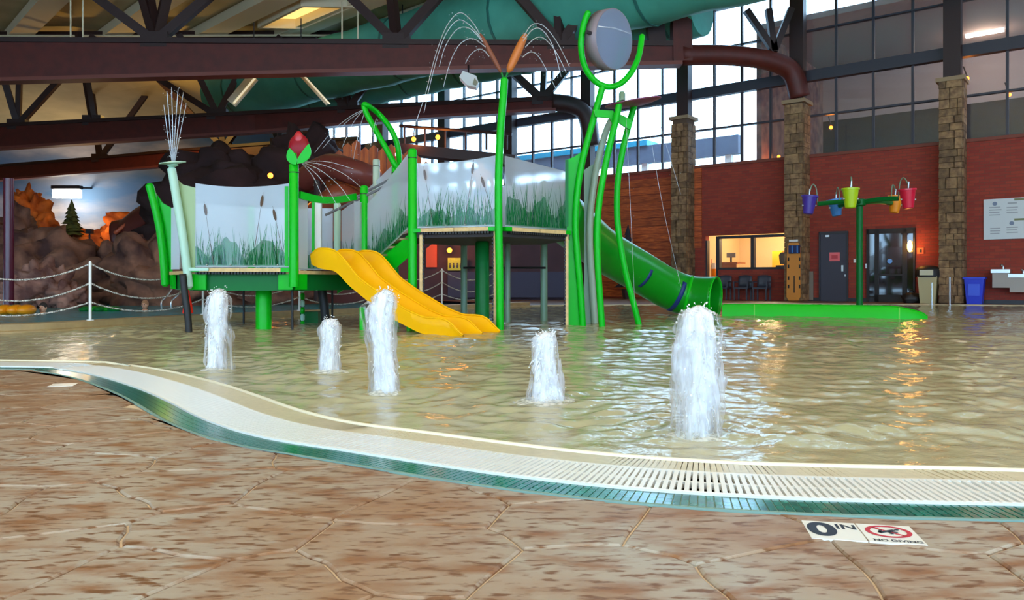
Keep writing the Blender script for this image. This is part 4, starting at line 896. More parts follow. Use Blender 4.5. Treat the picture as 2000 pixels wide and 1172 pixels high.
# ================================================================ WATER JETS
def jet(label, rings, Y, veil, seed, core=1.0, foam=1.6):
    rnd = random.Random(seed); x0 = sum(rings[-1][1:])/2; base = W(x0, rings[-1][0], Y); base.z = WZ
    o = thing('water_jet', label, 'water jet', base, 'bubbling jets rising from the wading pool')
    def prof(tab, t):
        y = tab[0][0]+(tab[-1][0]-tab[0][0])*t
        for a, b in zip(tab, tab[1:]):
            if a[0] <= y <= b[0]:
                s = (y-a[0])/(b[0]-a[0]); s = s*s*(3-2*s); return y, a[1]+(b[1]-a[1])*s, a[2]+(b[2]-a[2])*s
        return tab[-1]
    def shell(tab, m, name, k, amp, n=48, seg=40):
        vs = []; fs = []
        for i in range(n+1):
            y, l, r = prof(tab, i/n); c = W((l+r)/2, y, Y); rad = (r-l)/2*Y/F*k
            if i == 0: rad *= .35
            elif i == 1: rad *= .7
            for q in range(seg):
                a = 2*math.pi*q/seg; d = Vector((math.cos(a), math.sin(a)*.85, 0)); P_ = Vector((d.x*2.2, d.y*2.2, c.z*3.2+seed*7))
                f = 1+amp*mnoise.noise(P_)+amp*.7*mnoise.noise(Vector((d.x*6, d.y*6, c.z*7+seed*3)))+amp*.5*mnoise.noise(Vector((d.x*14, d.y*14, c.z*16+seed)))
                vs.append(c+d*rad*f+Vector((0, 0, .015*mnoise.noise(Vector((d.x*5, d.y*5, seed+i*.3))))))
        for i in range(n):
            for q in range(seg): fs.append((i*seg+q, i*seg+(q+1) % seg, (i+1)*seg+(q+1) % seg, (i+1)*seg+q))
        fs.append(tuple(range(seg))); b = MB(); b.add(vs, fs); return b.build(name, m, o, smooth=True)
    shell(rings, M_foam, 'column', .86*core, .34); shell(rings, M_veil, 'veil', 1.16, .45)
    if veil: shell(veil, M_veil, 'side_veil', 1.0, .30)
    # spikes and strands that break the outline
    b = MB()
    for k in range(60):
        t = rnd.random()**.8; y, l, r = prof(rings, t); c = W((l+r)/2, y, Y); rad = (r-l)/2*Y/F; a = rnd.uniform(0, 6.28); d = Vector((math.cos(a), math.sin(a), 0))
        p = c+d*rad*rnd.uniform(.75, .95); up = rnd.uniform(.0, .035) if t < .25 else -rnd.uniform(.02, .09); q = p+d*rnd.uniform(.006, .03)+Vector((0, 0, up)); b.tube([p-d*rad*.2, (p+q)/2+d*.003, q], [.005, .0035, .0008], 5)
    tag(b.build('strands', M_foam, o, smooth=True), kind='stuff')
    b = MB()
    for k in range(260):
        t = rnd.random()**1.5; y, l, r = prof(rings, t); c = W((l+r)/2, y, Y); rad = (r-l)/2*Y/F; a = rnd.uniform(0, 6.28); d = Vector((math.cos(a), math.sin(a), 0))
        b.ball(c+d*rad*(.9+abs(rnd.gauss(0, .22)))+Vector((0, 0, rnd.uniform(-.02, .03))), rnd.uniform(.0015, .005), 5, 4)
    tag(b.build('droplets', M_foam, o), kind='stuff')
    y, l, r = rings[-1]; R = (r-l)/2*Y/F*foam*1.15; vs = [base+Vector((0, 0, .032))]; fs = []; n = 40; nr = 9
    for i in range(1, nr+1):
        for q in range(n):
            a = 2*math.pi*q/n; d = Vector((math.cos(a), math.sin(a), 0)); rr = R*i/nr*(1+.25*mnoise.noise(d*1.5+Vector((seed, 0, 0))))
            h = .024*(1-i/nr)**.8+.012*max(0, mnoise.noise(Vector((d.x*rr*26, d.y*rr*26, seed))))*(1-(i/nr)**3); vs.append(base+d*rr+Vector((0, 0, h+.012*(1-i/nr)-.006)))
    for q in range(n): fs.append((0, 1+q, 1+(q+1) % n))
    for i in range(nr-1):
        for q in range(n): fs.append((1+i*n+q, 1+i*n+(q+1) % n, 1+(i+1)*n+(q+1) % n, 1+(i+1)*n+q))
    b = MB(); b.add(vs, fs); b.build('foam_pool', clear_mat('churned_foam', (240, 240, 234), .06, .25, .4, .03, 30, (1, 1, 1), .30, .60), o, smooth=True)
jet('tall white water jet in front of the low platform, leftmost', [(565, 416, 439), (585, 408, 442), (610, 404, 443), (650, 406, 438), (690, 407, 437), (722, 406, 438)], 6.1, [(578, 425, 443), (620, 420, 447), (660, 422, 455), (700, 428, 457), (722, 426, 458)], 1)
jet('short slim white water jet left of the yellow slide', [(623, 634, 655), (640, 630, 662), (660, 631, 663), (700, 629, 660), (728, 628, 662)], 5.95, None, 2, 1.08, 1.8)
jet('tall white water jet in front of the yellow slide', [(566, 741, 764), (585, 731, 771), (610, 722, 768), (640, 722, 765), (680, 729, 767), (720, 731, 773), (768, 731, 778)], 4.85, [(590, 704, 740), (615, 706, 750), (650, 712, 752), (700, 722, 765), (768, 726, 776)], 3)
jet('short broad white water jet near the pool centre', [(649, 1055, 1079), (664, 1043, 1081), (690, 1040, 1082), (720, 1041, 1088), (750, 1040, 1096), (787, 1034, 1106)], 4.5, [(700, 1050, 1094), (740, 1040, 1102), (787, 1028, 1110)], 4)
jet('largest nearest white water jet in front of the tube slide', [(600, 1346, 1382), (620, 1335, 1397), (650, 1333, 1403), (690, 1326, 1402), (740, 1328, 1400), (800, 1332, 1390), (855, 1332, 1384)], 3.5, [(640, 1332, 1404), (690, 1316, 1404), (740, 1312, 1408), (800, 1310, 1410), (855, 1306, 1406)], 5, .92, 2.0)
# ================================================================ THIN SPRAYS
def spray(label, Y, paths, r=.006, drops=0, seed=0, base=None):
    o = thing('water_spray', label, 'water spray', W(*(base or paths[0][0]), Y)); rnd = random.Random(seed)
    for p in paths:
        pts = catmull([W(x, y, Y+.12*math.sin(i*.6+len(p))) for i, (x, y) in enumerate(p)], 6); b = MB(); n = len(pts); b.tube(pts, [r*(1-.35*k/n) for k in range(n)], 5); b.build('stream', M_spray, o, smooth=True)
    if drops:
        b = MB()
        for k in range(drops):
            p = rnd.choice(paths); i = rnd.randrange(len(p)-1); t = rnd.random(); x = p[i][0]+(p[i+1][0]-p[i][0])*t+rnd.gauss(0, 5); y = p[i][1]+(p[i+1][1]-p[i][1])*t+rnd.gauss(0, 6); b.ball(W(x, y, Y+rnd.uniform(-.2, .2)), rnd.uniform(.003, .007), 5, 4)
        tag(b.build('drops', M_spray, o), kind='stuff')
spray('fine arching water streams falling left of the brown cattails', 10.9, [[(939, 70), (920, 40), (897, 25), (872, 52), (850, 110), (832, 180), (812, 240)], [(941, 76), (916, 48), (893, 40), (868, 72), (846, 140), (828, 220)], [(943, 82), (918, 56), (893, 57), (870, 90), (858, 130)], [(948, 92), (930, 78), (915, 76), (895, 90), (878, 125), (866, 170)], [(955, 110), (944, 98), (932, 97), (918, 108), (909, 124)]], .008, 120, 2)
spray('fine arching water streams falling right of the orange cattail', 10.9, [[(1021, 74), (1035, 52), (1050, 46), (1068, 56), (1090, 86), (1112, 130)], [(1022, 80), (1040, 58), (1058, 58), (1080, 90), (1096, 150)], [(1026, 92), (1045, 75), (1062, 75), (1085, 100), (1106, 142)], [(1020, 112), (1035, 102), (1049, 107), (1064, 130), (1085, 172)]], .008, 80, 3)
spray('straight thin jets shooting up from the pale green dish', 10.74, [[(337, 316), (331, 240), (326, 178)], [(338, 316), (337, 240), (335, 170)], [(339, 316), (343, 240), (348, 172)], [(340, 316), (349, 240), (358, 180)], [(341, 316), (352, 260), (364, 202)], [(336, 316), (327, 260), (320, 205)]], .007, 160, 4)
spray('faint streams fanning left from the leaf shaped loop', 12.8, [[(708, 215), (685, 227), (650, 255), (615, 298)], [(708, 217), (690, 240), (668, 288)], [(711, 222), (700, 262), (690, 312)], [(709, 216), (675, 240), (630, 290)], [(735, 232), (728, 258), (724, 285)]], .006, 60, 5)
spray('faint fan of streams leaving the red bud sprayer', 10.9, [[(590, 316), (630, 322), (672, 340), (705, 366)], [(590, 317), (625, 332), (662, 362), (684, 392)], [(590, 318), (620, 342), (648, 382), (662, 410)], [(590, 319), (612, 346), (630, 386)], [(590, 315), (640, 316), (690, 330)]], .006, 60, 6)
spray('thin drips falling from the purple saucer', 12.0, [[(1222, 214), (1226, 300), (1232, 420), (1240, 600)], [(1262, 214), (1276, 300), (1298, 420), (1330, 560)], [(1280, 214), (1300, 280), (1330, 380)]], .004, 60, 7)
# ================================================================ ROPE FENCE
rfence = thing('rope_fence', 'white post fence with three sagging ropes on the tan curb', 'fence', FC[18]+Vector((0, 0, .1)))
ln = [0.0]
for a, b in zip(FC, FC[1:]): ln.append(ln[-1]+(b-a).length)
def at_len(s):
    s = max(0, min(ln[-1]-.01, s)); i = max(k for k in range(len(ln)) if ln[k] <= s); t = (s-ln[i])/(ln[i+1]-ln[i]); return FC[i].lerp(FC[i+1], t)+FN[i].lerp(FN[i+1], t)*.2
s177 = min((abs(1000+F*at_len(s*.02).x/at_len(s*.02).y-177), s*.02) for s in range(int(ln[-1]/.02)))[1]
PS = [s177-2.1, s177]+[s177+2.1*k for k in range(1, 8) if s177+2.1*k < ln[-1]]
PP = [at_len(s)+Vector((0, 0, .10)) for s in PS]
for p in PP:
    b = MB(); b.lathe(p, [(.05, 0), (.05, .012), (.020, .016), (.020, .86), (.012, .88)], 10); b.build('post', M_white, rfence, smooth='auto')
for p, q in zip(PP, PP[1:]):
    for hgt, sag in ((.84, .24), (.555, .25), (.27, .17)):
        b = MB(); pts = [p.lerp(q, k/40)+Vector((0, 0, hgt-sag*4*(k/40)*(1-k/40))) for k in range(41)]
        b.tube(pts, [.0125*(1+.28*math.sin(k*2.6)) for k in range(41)], 6); b.build('rope', M_rope, rfence, smooth=True)
# ================================================================ LEFT AND MIDDLE BACKGROUND
def outcrop(label, m, blobs, base, seed=0):
    o = thing('rock_outcrop', label, 'rock', base)
    for k, (px, py, Y, r, sq) in enumerate(blobs):
        b = MB(); c = W(px, py, Y); b.ball(c, r, 34, 22, (sq, .8, 1.0), .6, 1.5, seed+k*1.37); b.build('boulder', m, o, smooth=True)
    return o
outcrop('dark brown artificial boulders heaped behind the river pool', M_rock, [(70, 540, 26, 1.5, 1.2), (34, 478, 30, 1.25, .8), (150, 548, 28, 1.25, 1.7), (225, 548, 27, 1.2, 1.4), (290, 540, 25, 1.2, 1.2), (350, 560, 25, 1.3, 1.3), (430, 565, 26, 1.3, 1.3), (185, 575, 25.5, .9, 1.8), (500, 570, 26, 1.2, 1.5), (20, 560, 27, 1.5, 1)], W(150, 600, 25), 1)
outcrop('pinkish boulder face above the river at far left', mat('pink_artificial_rock', (178, 128, 110), .85, rgb2=(104, 64, 58), scale=2.2, bump=.7, bscale=6), [(70, 556, 22.5, .62, 1.0), (108, 560, 22.7, .56, 1.0), (130, 580, 22.4, .4, 1.2), (40, 575, 22.3, .5, 1.2)], W(80, 600, 22.5), 5)
outcrop('orange lit rock ledge under the painted sky', M_orock, [(62, 425, 47, 1.5, .6), (88, 456, 46, 1.0, .8), (150, 474, 46, .7, 2.2), (205, 474, 46, .7, 2.0), (252, 452, 45, 1.0, 1.5), (52, 400, 48, 1.0, .7)], W(150, 480, 46), 9)
ct = thing('conifer_tree', 'small dark conifer standing on the orange ledge', 'tree', W(140, 462, 45))
b = MB(); b.tube([W(140, 468, 45), W(140, 400, 45)], [.09, .03], 7); b.build('trunk', M_bark, ct)
b = MB(); rnd = random.Random(4)
for k in range(9):
    z = W(140, 456-7*k, 45); R = .78*(1-k/10); n = 14; vs = [z+Vector((0, 0, .34))]
    for q in range(n): rr = R*(.65+.5*rnd.random()); vs.append(z+Vector((rr*math.cos(6.283*q/n), rr*math.sin(6.283*q/n), -.12*rnd.random()-.05)))
    b.add(vs, [(0, 1+q, 1+(q+1) % n) for q in range(n)]+[tuple(range(n, 0, -1))])
b.build('foliage', M_leaf, ct)
bf = thing('brown_flume', 'dark brown curved flume with an orange rim behind the leaning pole', 'slide', W(270, 500, 34))
b = MB(); b.tube(catmull([W(232, 470, 34), W(262, 462, 34), W(292, 440, 33.5), (W(330, 420, 33))], 5), .9, 16); b.build('trough', mat('maroon_fibreglass', (96, 42, 36), .4), bf, smooth=True)
b = MB(); b.tube(catmull([W(224, 456, 33), W(248, 438, 33), W(276, 424, 32.6), W(288, 396, 32.4), W(296, 385, 32.3)], 5), .09, 8); b.build('rim', mat('orange_rim', (198, 96, 62), .4), bf, smooth=True)
fl_ = thing('flood_light', 'bright floodlight shining on the painted sky wall', 'lamp', W(131, 366, 52))
b = MB(); b.box(W(131, 366, 52), (1.9, .5, .22)); b.build('housing', M_dark, fl_)
b = MB(); b.box(W(131, 379, 52), (1.8, .4, .55)); b.build('glowing_lens', mat('flood_lens', (255, 248, 235), .4, emit=7), fl_)
b = MB(); b.tube([W(131, 366, 52), Vector((W(131, 366, 52).x, 55, W(131, 366, 52).z+.3))], .08, 6); b.build('arm', M_dark, fl_)
lamp(fl_, W(131, 392, 53.2), 450, (255, 226, 190), .5)
fl2 = thing('flood_light', 'small round uplight resting on top of the second truss', 'lamp', W(330, 238, 39.5))
b = MB(); b.lathe(W(330, 238, 39.5), [(.1, -.2), (.3, 0), (.3, .05)], 12); b.build('housing', M_dark, fl2)
lamp(fl2, W(330, 215, 41.5), 520, (255, 205, 110), .4)
fl3 = thing('flood_light', 'amber spotlight aimed at the orange ledge', 'lamp', W(175, 440, 42.5))
b = MB(); b.box(W(175, 452, 42.5), (.3, .3, .25)); b.build('housing', M_dark, fl3); b = MB(); b.tube([W(175, 456, 42.5), Vector((W(175, 456, 42.5).x, 42.5, 0))], .05, 6); b.build('stand', M_dark, fl3); lamp(fl3, W(172, 436, 43.2), 90, (255, 196, 120), .2)
lp = thing('purple_column', 'glossy purple red column at the far left edge', 'column', (W(17, 590, 20).x, 20, -.1))
b = MB(); b.tube([(W(17, 590, 20).x, 20, -.1), (W(17, 590, 20).x, 20, 3.35)], .125, 14); b.build('shaft', mat('purple_red_paint', (84, 24, 44), .25), lp, smooth='auto')
b = MB(); b.lathe((W(12, 596, 20).x, 20, -.1), [(.45, 0), (.45, .10), (.3, .16)], 18); b.build('turquoise_base', mat('turquoise_base', (90, 160, 140), .5), lp, smooth='auto')
# rafts and swimmers in the river
rf_ = thing('orange_raft', 'orange inflatable raft floating at the far left', 'raft', (W(25, 612, 18).x, 18, -.1))
for k, px in enumerate((-14, 10, 32, 52)):
    b = MB(); b.ball((W(px, 608, 18).x, 18, .0), .17, 14, 8, (1, 1.6, .75)); b.build('air_chamber', M_orange, rf_, smooth=True)
gf = thing('green_float', 'green foam float mat on the river behind the fence post', 'float', (W(195, 606, 20).x, 20, -.1))
for k in range(5):
    b = MB(); b.ball((W(168+14*k, 606, 20).x, 20+.1*(k % 2), -.06), .14, 10, 7, (1.1, 1.6, .6)); b.build('foam_lobe', M_slide if k % 2 else M_dgreen, gf, smooth=True)
def swimmer(label, px, Y, hair):
    x = W(px, 600, Y).x; o = thing('person', label, 'person', (x, Y, -.1)); b = MB()
    pr = [(.20, -.16), (.22, -.09), (.17, -.02), (.07, .03), (.055, .07)]; vs = []
    b.lathe((x, Y, 0), pr, 16, None, False); b.ball((x, Y, .17), .088, 16, 12, (.9, 1.0, 1.25))
    b.ball((x, Y-.092, .165), .018, 8, 6, (.8, 1, 1.3)); b.ball((x-.082, Y, .165), .02, 8, 6, (.5, 1, 1.4)); b.ball((x+.082, Y, .165), .02, 8, 6, (.5, 1, 1.4))
    b.build('body', M_skin, o, smooth=True)
    h = MB(); h.ball((x, Y+.014, .20), .094, 16, 10, (.95, 1.0, 1.12)); h.build('hair', hair, o, smooth=True)
    for s in (-1, 1):
        e = MB(); e.ball((x+s*.032, Y-.084, .18), .011, 8, 6); e.build('eye', M_hair, o)
    e = MB(); e.ball((x, Y-.080, .115), .022, 8, 5, (1, .4, .3)); e.build('mouth', mat('lips', (170, 84, 76), .5), o)
    for ch in o.children: ch.location.z -= .13
swimmer('light haired swimmer with head above the river water', 283, 20.5, mat('sandy_hair', (170, 120, 84), .7))
swimmer('dark haired swimmer beside the orange raft', 84, 18.4, M_hair)
gr = thing('pool_grab_rails', 'pair of curved steel grab rails at the river edge', 'handrail', (W(325, 600, 17).x, 17, 0))
for dx in (0, 19):
    b = MB(); b.tube(catmull([W(341+dx*.9, 556+dx*.4, 17.4), W(326+dx, 578, 17.2), W(316+dx, 588, 17), W(316+dx, 604, 17)], 5), .022, 8); b.build('rail', M_steel, gr, smooth=True)
# orange plank tower, brown slides and cave front behind the stairs
pt = thing('plank_tower', 'orange vertical plank tower behind the stairs', 'building', W(720, 560, 27))
tops = [308, 296, 282, 276, 290, 286, 292, 284, 300, 296, 306, 318]
for k, ty in enumerate(tops):
    x = 636+17*k; b = MB(); a = W(x, ty, 27); b.prism([W(x, 470, 27), W(x+16, 470, 27), W(x+16, ty+3, 27), W(x+9, ty-3, 27), W(x, ty+5, 27)], (0, .15, 0)); b.build('plank', mat('orange_plank', (216, 108, 34), .6, rgb2=(150, 62, 22), scale=2, stretch=(3, 3, .4), rand=.2), pt)
b = MB(); b.box(W(735, 540, 27.6), (3.6, .8, 2.6)); b.build('base_wall', mat('maroon_wall', (92, 40, 38), .7), pt)
bs_ = thing('brown_slide', 'brown slide tube curling in front of the plank tower', 'slide', W(640, 420, 25))
b = MB(); b.tube(catmull([W(596, 352, 26), W(640, 326, 25), W(690, 336, 24.5), W(730, 352, 25)], 6), .42, 14); b.build('tube', mat('brown_fibreglass', (128, 58, 48), .35), bs_, smooth=True)
b = MB(); b.tube(catmull([W(600, 430, 25), W(640, 395, 24.6), W(668, 380, 24.5), W(706, 404, 25)], 6), .36, 14); b.build('tube', mat('rust_fibreglass', (150, 70, 44), .35), bs_, smooth=True)
b = MB(); b.tube([W(620, 340, 25.2), Vector((W(620, 340, 25.2).x, 25.2, 0))], .12, 8); b.build('support', M_beamd, bs_)
outcrop('black cave rock mass beyond the low platform', mat('cave_rock', (62, 40, 40), .9, var=.4, scale=1.2, bump=.6, bscale=4), [(430, 372, 33, 1.5, 1.7), (500, 372, 33, 1.6, 1.5), (560, 400, 32, 1.8, 1.2), (440, 450, 32, 2.2, 1.6), (560, 500, 31, 2.2, 1.3), (600, 320, 34, 1.5, 1.0)], W(480, 560, 32), 14)
cf = thing('cave_house', 'dark maroon house front seen below the tall platform', 'building', W(960, 580, 27))
b = MB(); b.box(W(965, 540, 27.5), (5.4, .8, 3.2)); b.build('front_wall', mat('dusky_maroon', (70, 44, 52), .8, var=.3, scale=1.5), cf)
b = MB(); b.prism([W(832, 486, 27), W(853, 470, 27), W(853, 522, 27), W(832, 522, 27)], (0, .1, 0)); b.build('orange_panel', mat('orange_panel', (206, 74, 28), .6), cf)
b = MB(); b.box(W(1000, 556, 27), (4.5, .25, .9)); b.build('low_wall', mat('blue_grey_wall', (52, 52, 76), .7), cf)
sg = thing('yellow_sign', 'yellow green notice board with a row of dark figures', 'sign', W(893, 530, 26.9))
b = MB(); b.box(W(893, 516, 26.9), (.66, .04, .44)); b.build('board', mat('acid_yellow', (160, 178, 30), .5, var=.2, scale=16), sg)
for k in range(5):
    b = MB(); x = 879+7*k; b.ball(W(x, 515, 26.86), .025, 8, 6, (1, .4, 1)); b.ball(W(x, 520, 26.86), .04, 8, 6, (.8, .3, 1.7)); b.build('printed_figure', M_dark, sg)
def amber(px, py, Y, r, label, watts=30):
    o = thing('amber_lamp', label, 'lamp', W(px, py, Y)); b = MB(); b.ball(W(px, py, Y), r, 12, 8); b.build('globe', M_amber, o, smooth=True)
    b = MB(); b.lathe(W(px, py, Y)+Vector((0, .02, r*.8)), [(r*.5, 0), (r*.7, r*.3), (r*.2, r*.5)], 10); b.build('cap', M_dark, o)
    if py < 300: b = MB(); b.tube([W(px, py, Y)+Vector((0, 0, r)), W(px, py, Y)+Vector((0, .2, .42 if Y < 30 else 2.0))], .02, 5); b.build('hanger', M_dark, o)
    lamp(o, W(px, py, Y-.4), watts, (255, 150, 60), .1)
amber(528, 343, 28, .10, 'amber lamp glowing above the frosted panel of the low platform', 40)
amber(878, 489, 26.6, .09, 'amber lamp above the yellow sign under the tall platform', 30)
amber(808, 272, 27.7, .085, 'amber lamp on the raised walkway just above the tall green post', 25)
amber(855, 268, 27.7, .085, 'right amber lamp hanging from the raised walkway', 25)
wk = thing('raised_walkway', 'dark steel walkway crossing in front of the far windows', 'walkway', W(880, 300, 28))
b = MB(); b.beam(W(780, 292, 28), W(1010, 316, 27), .8, .36); b.build('deck_beam', M_beamd, wk)
b = MB(); b.tube([W(780, 246, 28), W(1000, 262, 27.2)], .06, 6); b.build('rail', M_beamd, wk)
for k in range(6):
    b = MB(); x = 790+40*k; b.tube([W(x, 292, 27.9), W(x, 246+3*k, 27.9)], .04, 6); b.build('baluster', M_beamd, wk)
b = MB(); b.beam(W(900, 300, 28), Vector((W(900, 300, 28).x, 28, 0)), .3, .3, (0, 1, 0)); b.build('support', M_beamd, wk)
# ceiling fittings
sp = thing('loudspeaker', 'white angled loudspeaker hanging under the nearest truss', 'speaker', W(915, 152, 24.4))
b = MB(); b.prism([W(897, 150, 24.2), W(904, 138, 24.2), W(930, 148, 24.2), W(935, 162, 24.2), (W(930, 170, 24.2)), W(912, 166, 24.2)], (0, .45, 0)); b.build('cabinet', M_white, sp)
b = MB(); b.prism([W(927, 152, 24.15), W(933, 161, 24.15), W(929, 167, 24.15), W(923, 164, 24.15)], (0, .03, 0)); b.build('grille', mat('speaker_grey', (150, 146, 120), .6), sp)
b = MB(); b.tube([W(915, 142, 24.4), W(915, 128, 24.9)], .03, 6); b.build('bracket', M_dark, sp)
for (x0, y0), (x1, y1), Y, lab in (((588, 146), (640, 203), 30, 'long slim strip light tilted below the nearest truss'), ((496, 150), (452, 202), 31, 'wide strip light panel near the upright jets')):
    o = thing('strip_light', lab, 'lamp', W(x0, y0, Y)); b = MB(); b.beam(W(x0, y0, Y), W(x1, y1, Y), .42 if Y > 30 else .16, .10, (0, 1, 0)); b.build('housing', M_purlin, o)
    b = MB(); b.beam(W(x0+4, y0, Y-.08), W(x1+4, y1, Y-.08), .06, .05, (0, 1, 0)); b.build('tube', mat('dim_tube', (255, 240, 200), .4, emit=.45), o)
    b = MB(); b.tube([W(x0, y0, Y), W(x0, y0, Y)+Vector((0, 0, 2.2))], .02, 5); b.build('hanger', M_dark, o)
for px in (138, 162, 668, 699):
    Y = 26.2; b = MB(); b.tube([W(px, 76, Y), Vector((W(px, 76, Y).x, Y, rz(W(px, 76, Y).x, Y)))], .03, 5); tag(b.build('hanger_rod', M_purlin), 'thin pale hanger rod above the nearest truss, '+{138: 'first from the left', 162: 'second from the left', 668: 'third from the left', 699: 'rightmost of the four'}[px], 'rod')
# ================================================================ CHILD ON THE PLATFORM (seen blurred through the reeds panel)
def person(label, x, y, z, hgt, m, hairm):
    o = thing('person', label, 'person', (x, y, z)); k = hgt/1.75
    J = {'pel': (0, 0, .92), 'ab': (0, 0, 1.1), 'ch': (0, .0, 1.32), 'nk': (0, 0, 1.48), 'hd': (0, -.01, 1.62), 'tp': (0, 0, 1.72),
         'ls': (-.17, 0, 1.42), 'le': (-.24, .02, 1.14), 'lw': (-.25, -.08, .92), 'lf': (-.25, -.10, .82), 'rs': (.17, 0, 1.42), 're': (.26, .0, 1.15), 'rw': (.22, -.14, .98), 'rf': (.20, -.2, .92),
         'lh': (-.09, 0, .90), 'lk': (-.10, -.02, .5), 'la': (-.10, .02, .09), 'lt': (-.11, -.15, .04), 'rh': (.09, 0, .90), 'rk': (.11, -.02, .5), 'ra': (.11, .02, .09), 'rt': (.12, -.15, .04)}
    R = {'pel': .135, 'ab': .125, 'ch': .145, 'nk': .055, 'hd': .095, 'tp': .07, 'ls': .06, 'le': .045, 'lw': .032, 'lf': .03, 'rs': .06, 're': .045, 'rw': .032, 'rf': .03, 'lh': .085, 'lk': .06, 'la': .04, 'lt': .035, 'rh': .085, 'rk': .06, 'ra': .04, 'rt': .035}
    E = [('pel', 'ab'), ('ab', 'ch'), ('ch', 'nk'), ('nk', 'hd'), ('hd', 'tp'), ('ch', 'ls'), ('ls', 'le'), ('le', 'lw'), ('lw', 'lf'), ('ch', 'rs'), ('rs', 're'), ('re', 'rw'), ('rw', 'rf'), ('pel', 'lh'), ('lh', 'lk'), ('lk', 'la'), ('la', 'lt'), ('pel', 'rh'), ('rh', 'rk'), ('rk', 'ra'), ('ra', 'rt')]
    N = list(J); me = bpy.data.meshes.new('body'); me.from_pydata([tuple(c*k for c in J[n]) for n in N], [(N.index(a), N.index(b)) for a, b in E], [])
    b = bpy.data.objects.new('body', me); COL.objects.link(b); b.parent = o; sm = b.modifiers.new('skin', 'SKIN')
    for i, n in enumerate(N): me.skin_vertices[0].data[i].radius = (R[n]*k, R[n]*k); me.skin_vertices[0].data[i].use_root = (n == 'pel')
    ss = b.modifiers.new('smooth', 'SUBSURF'); ss.levels = 1; ss.render_levels = 2; me.materials.append(m)
    h = MB(); h.ball((x, y+.02*k, z+1.66*k), .108*k, 14, 10, (1, 1, 1.05)); h.build('hair', hairm, o, smooth=True)
    s = MB(); s.lathe((x, y, z), [(.15*k, .86*k), (.155*k, .95*k), (.145*k, 1.04*k)], 14); s.build('swim_shorts', mat('navy_shorts', (52, 60, 120), .7), o, smooth=True)
person('child in dark shorts standing behind the left reed panel', W(940, 400, 12.1).x, 12.1, ZU-.03, 1.20, M_skin, M_hair)
# ================================================================ THINGS ALONG THE BRICK WALL
def wthing(name, label, cat, px, z=0.0, o=0.0, group=None): return thing(name, label, cat, wp(tpx(px), z, o), group)
def tz(px, py, o=0.0):
    """wall parameter and height of a picture point on the plane lying o metres behind the wall face"""
    k = (px-1000)/F; t = (10.67+ND.x*o-k*(25.4+ND.y*o))/(1.267+k); Y = wp(t, 0, o).y; return t, H-(py-HZ)*Y/F
def wrect(m, x0, x1, y0, y1, o0, o1):
    t0, _ = tz(x0, y0, o0); t1, _ = tz(x1, y0, o0); xm = (x0+x1)/2; _, za = tz(xm, y0, o0); _, zb = tz(xm, y1, o0); return wbox(m, t0, t1, max(.01, zb), za, o0, o1)
def wpart(name, m, parent, *a): b = MB(); wrect(b, *a); return b.build(name, m, parent)
# service door
d1 = wthing('door_1', 'dark grey steel service door with a pink sign', 'door', 1627); d1['kind'] = 'structure'; del d1['category']
wpart('slab', mat('slate_door', (58, 56, 70), .5), d1, 1602, 1653, 457, 589, -.05, 0)
for a in ((1599, 1602, 454, 589), (1653, 1656, 454, 589), (1599, 1656, 452, 457)): wpart('frame', M_dark, d1, *a, -.08, 0)
wpart('pink_sign', mat('pink_sign', (240, 110, 116), .5), d1, 1620, 1640, 493, 510, -.065, -.05); wpart('sign_print', mat('red_print', (200, 60, 70), .5), d1, 1624, 1636, 498, 505, -.070, -.065)
wpart('handle', M_steel, d1, 1643, 1647, 518, 530, -.11, -.05); wpart('lock', M_steel, d1, 1649, 1652, 536, 540, -.07, -.05); wpart('door_closer', M_steel, d1, 1612, 1620, 459, 463, -.10, -.05)
# glazed entrance
d2 = wthing('door_2', 'dark framed glazed entrance door with narrow side panes', 'door', 1738); d2['kind'] = 'structure'; del d2['category']
Mdg = mat('dark_reflecting_glass', (40, 30, 36), .04, spec=.9)
wpart('backing', M_black, d2, 1693, 1785, 450, 590, -.01, 0)
for x0, x1 in ((1697, 1708), (1716, 1762), (1771, 1783)): wpart('pane', Mdg, d2, x0, x1, 456, 578, -.03, -.01)
for a in ((1692, 1697, 448, 590), (1708, 1716, 448, 590), (1762, 1771, 448, 590), (1783, 1787, 448, 590), (1692, 1787, 446, 456), (1708, 1771, 576, 590), (1716, 1762, 535, 539)): wpart('frame', M_black, d2, *a, -.07, 0)
b = MB(); c = wp(*tz(1738, 510, -.05), -.05); b.lathe(c, [(.075, 0), (.075, .012)], 16, -ND); b.build('blue_sticker', mat('sky_blue_sticker', (88, 150, 226), .5), d2)
wpart('push_bar', M_steel, d2, 1690, 1693, 515, 524, -.10, -.05)
ws = wthing('wall_sconce', 'glowing amber sconce beside the glazed entrance', 'lamp', 1777, 2.0, -.1)
c = wp(*tz(1777, 481, -.16), -.16); b = MB(); b.ball(c, .075, 12, 10, (1, 1, 2.4)); b.build('glowing_shade', mat('amber_shade', (255, 190, 90), .4, emit=14), ws, smooth=True)
b = MB(); b.box(c+ND*.1, (.1, .1, .2), WANG); b.build('bracket', M_dark, ws); lamp(ws, c-ND*.3, 14, (255, 170, 80), .1)
b = MB(); wrect(b, 1791, 1804, 484, 496, -.02, 0); o = tag(b.build('small_orange_sign', mat('orange_sign', (206, 96, 40), .5)), 'small orange square sign right of the entrance', 'sign')
wpart('sign_print', M_black, o, 1796, 1800, 487, 493, -.03, -.02)
b = MB(); wrect(b, 1667, 1673, 506, 513, -.04, 0); tag(b.build('light_switch', M_white), 'small white switch plate between the two doors', 'switch')
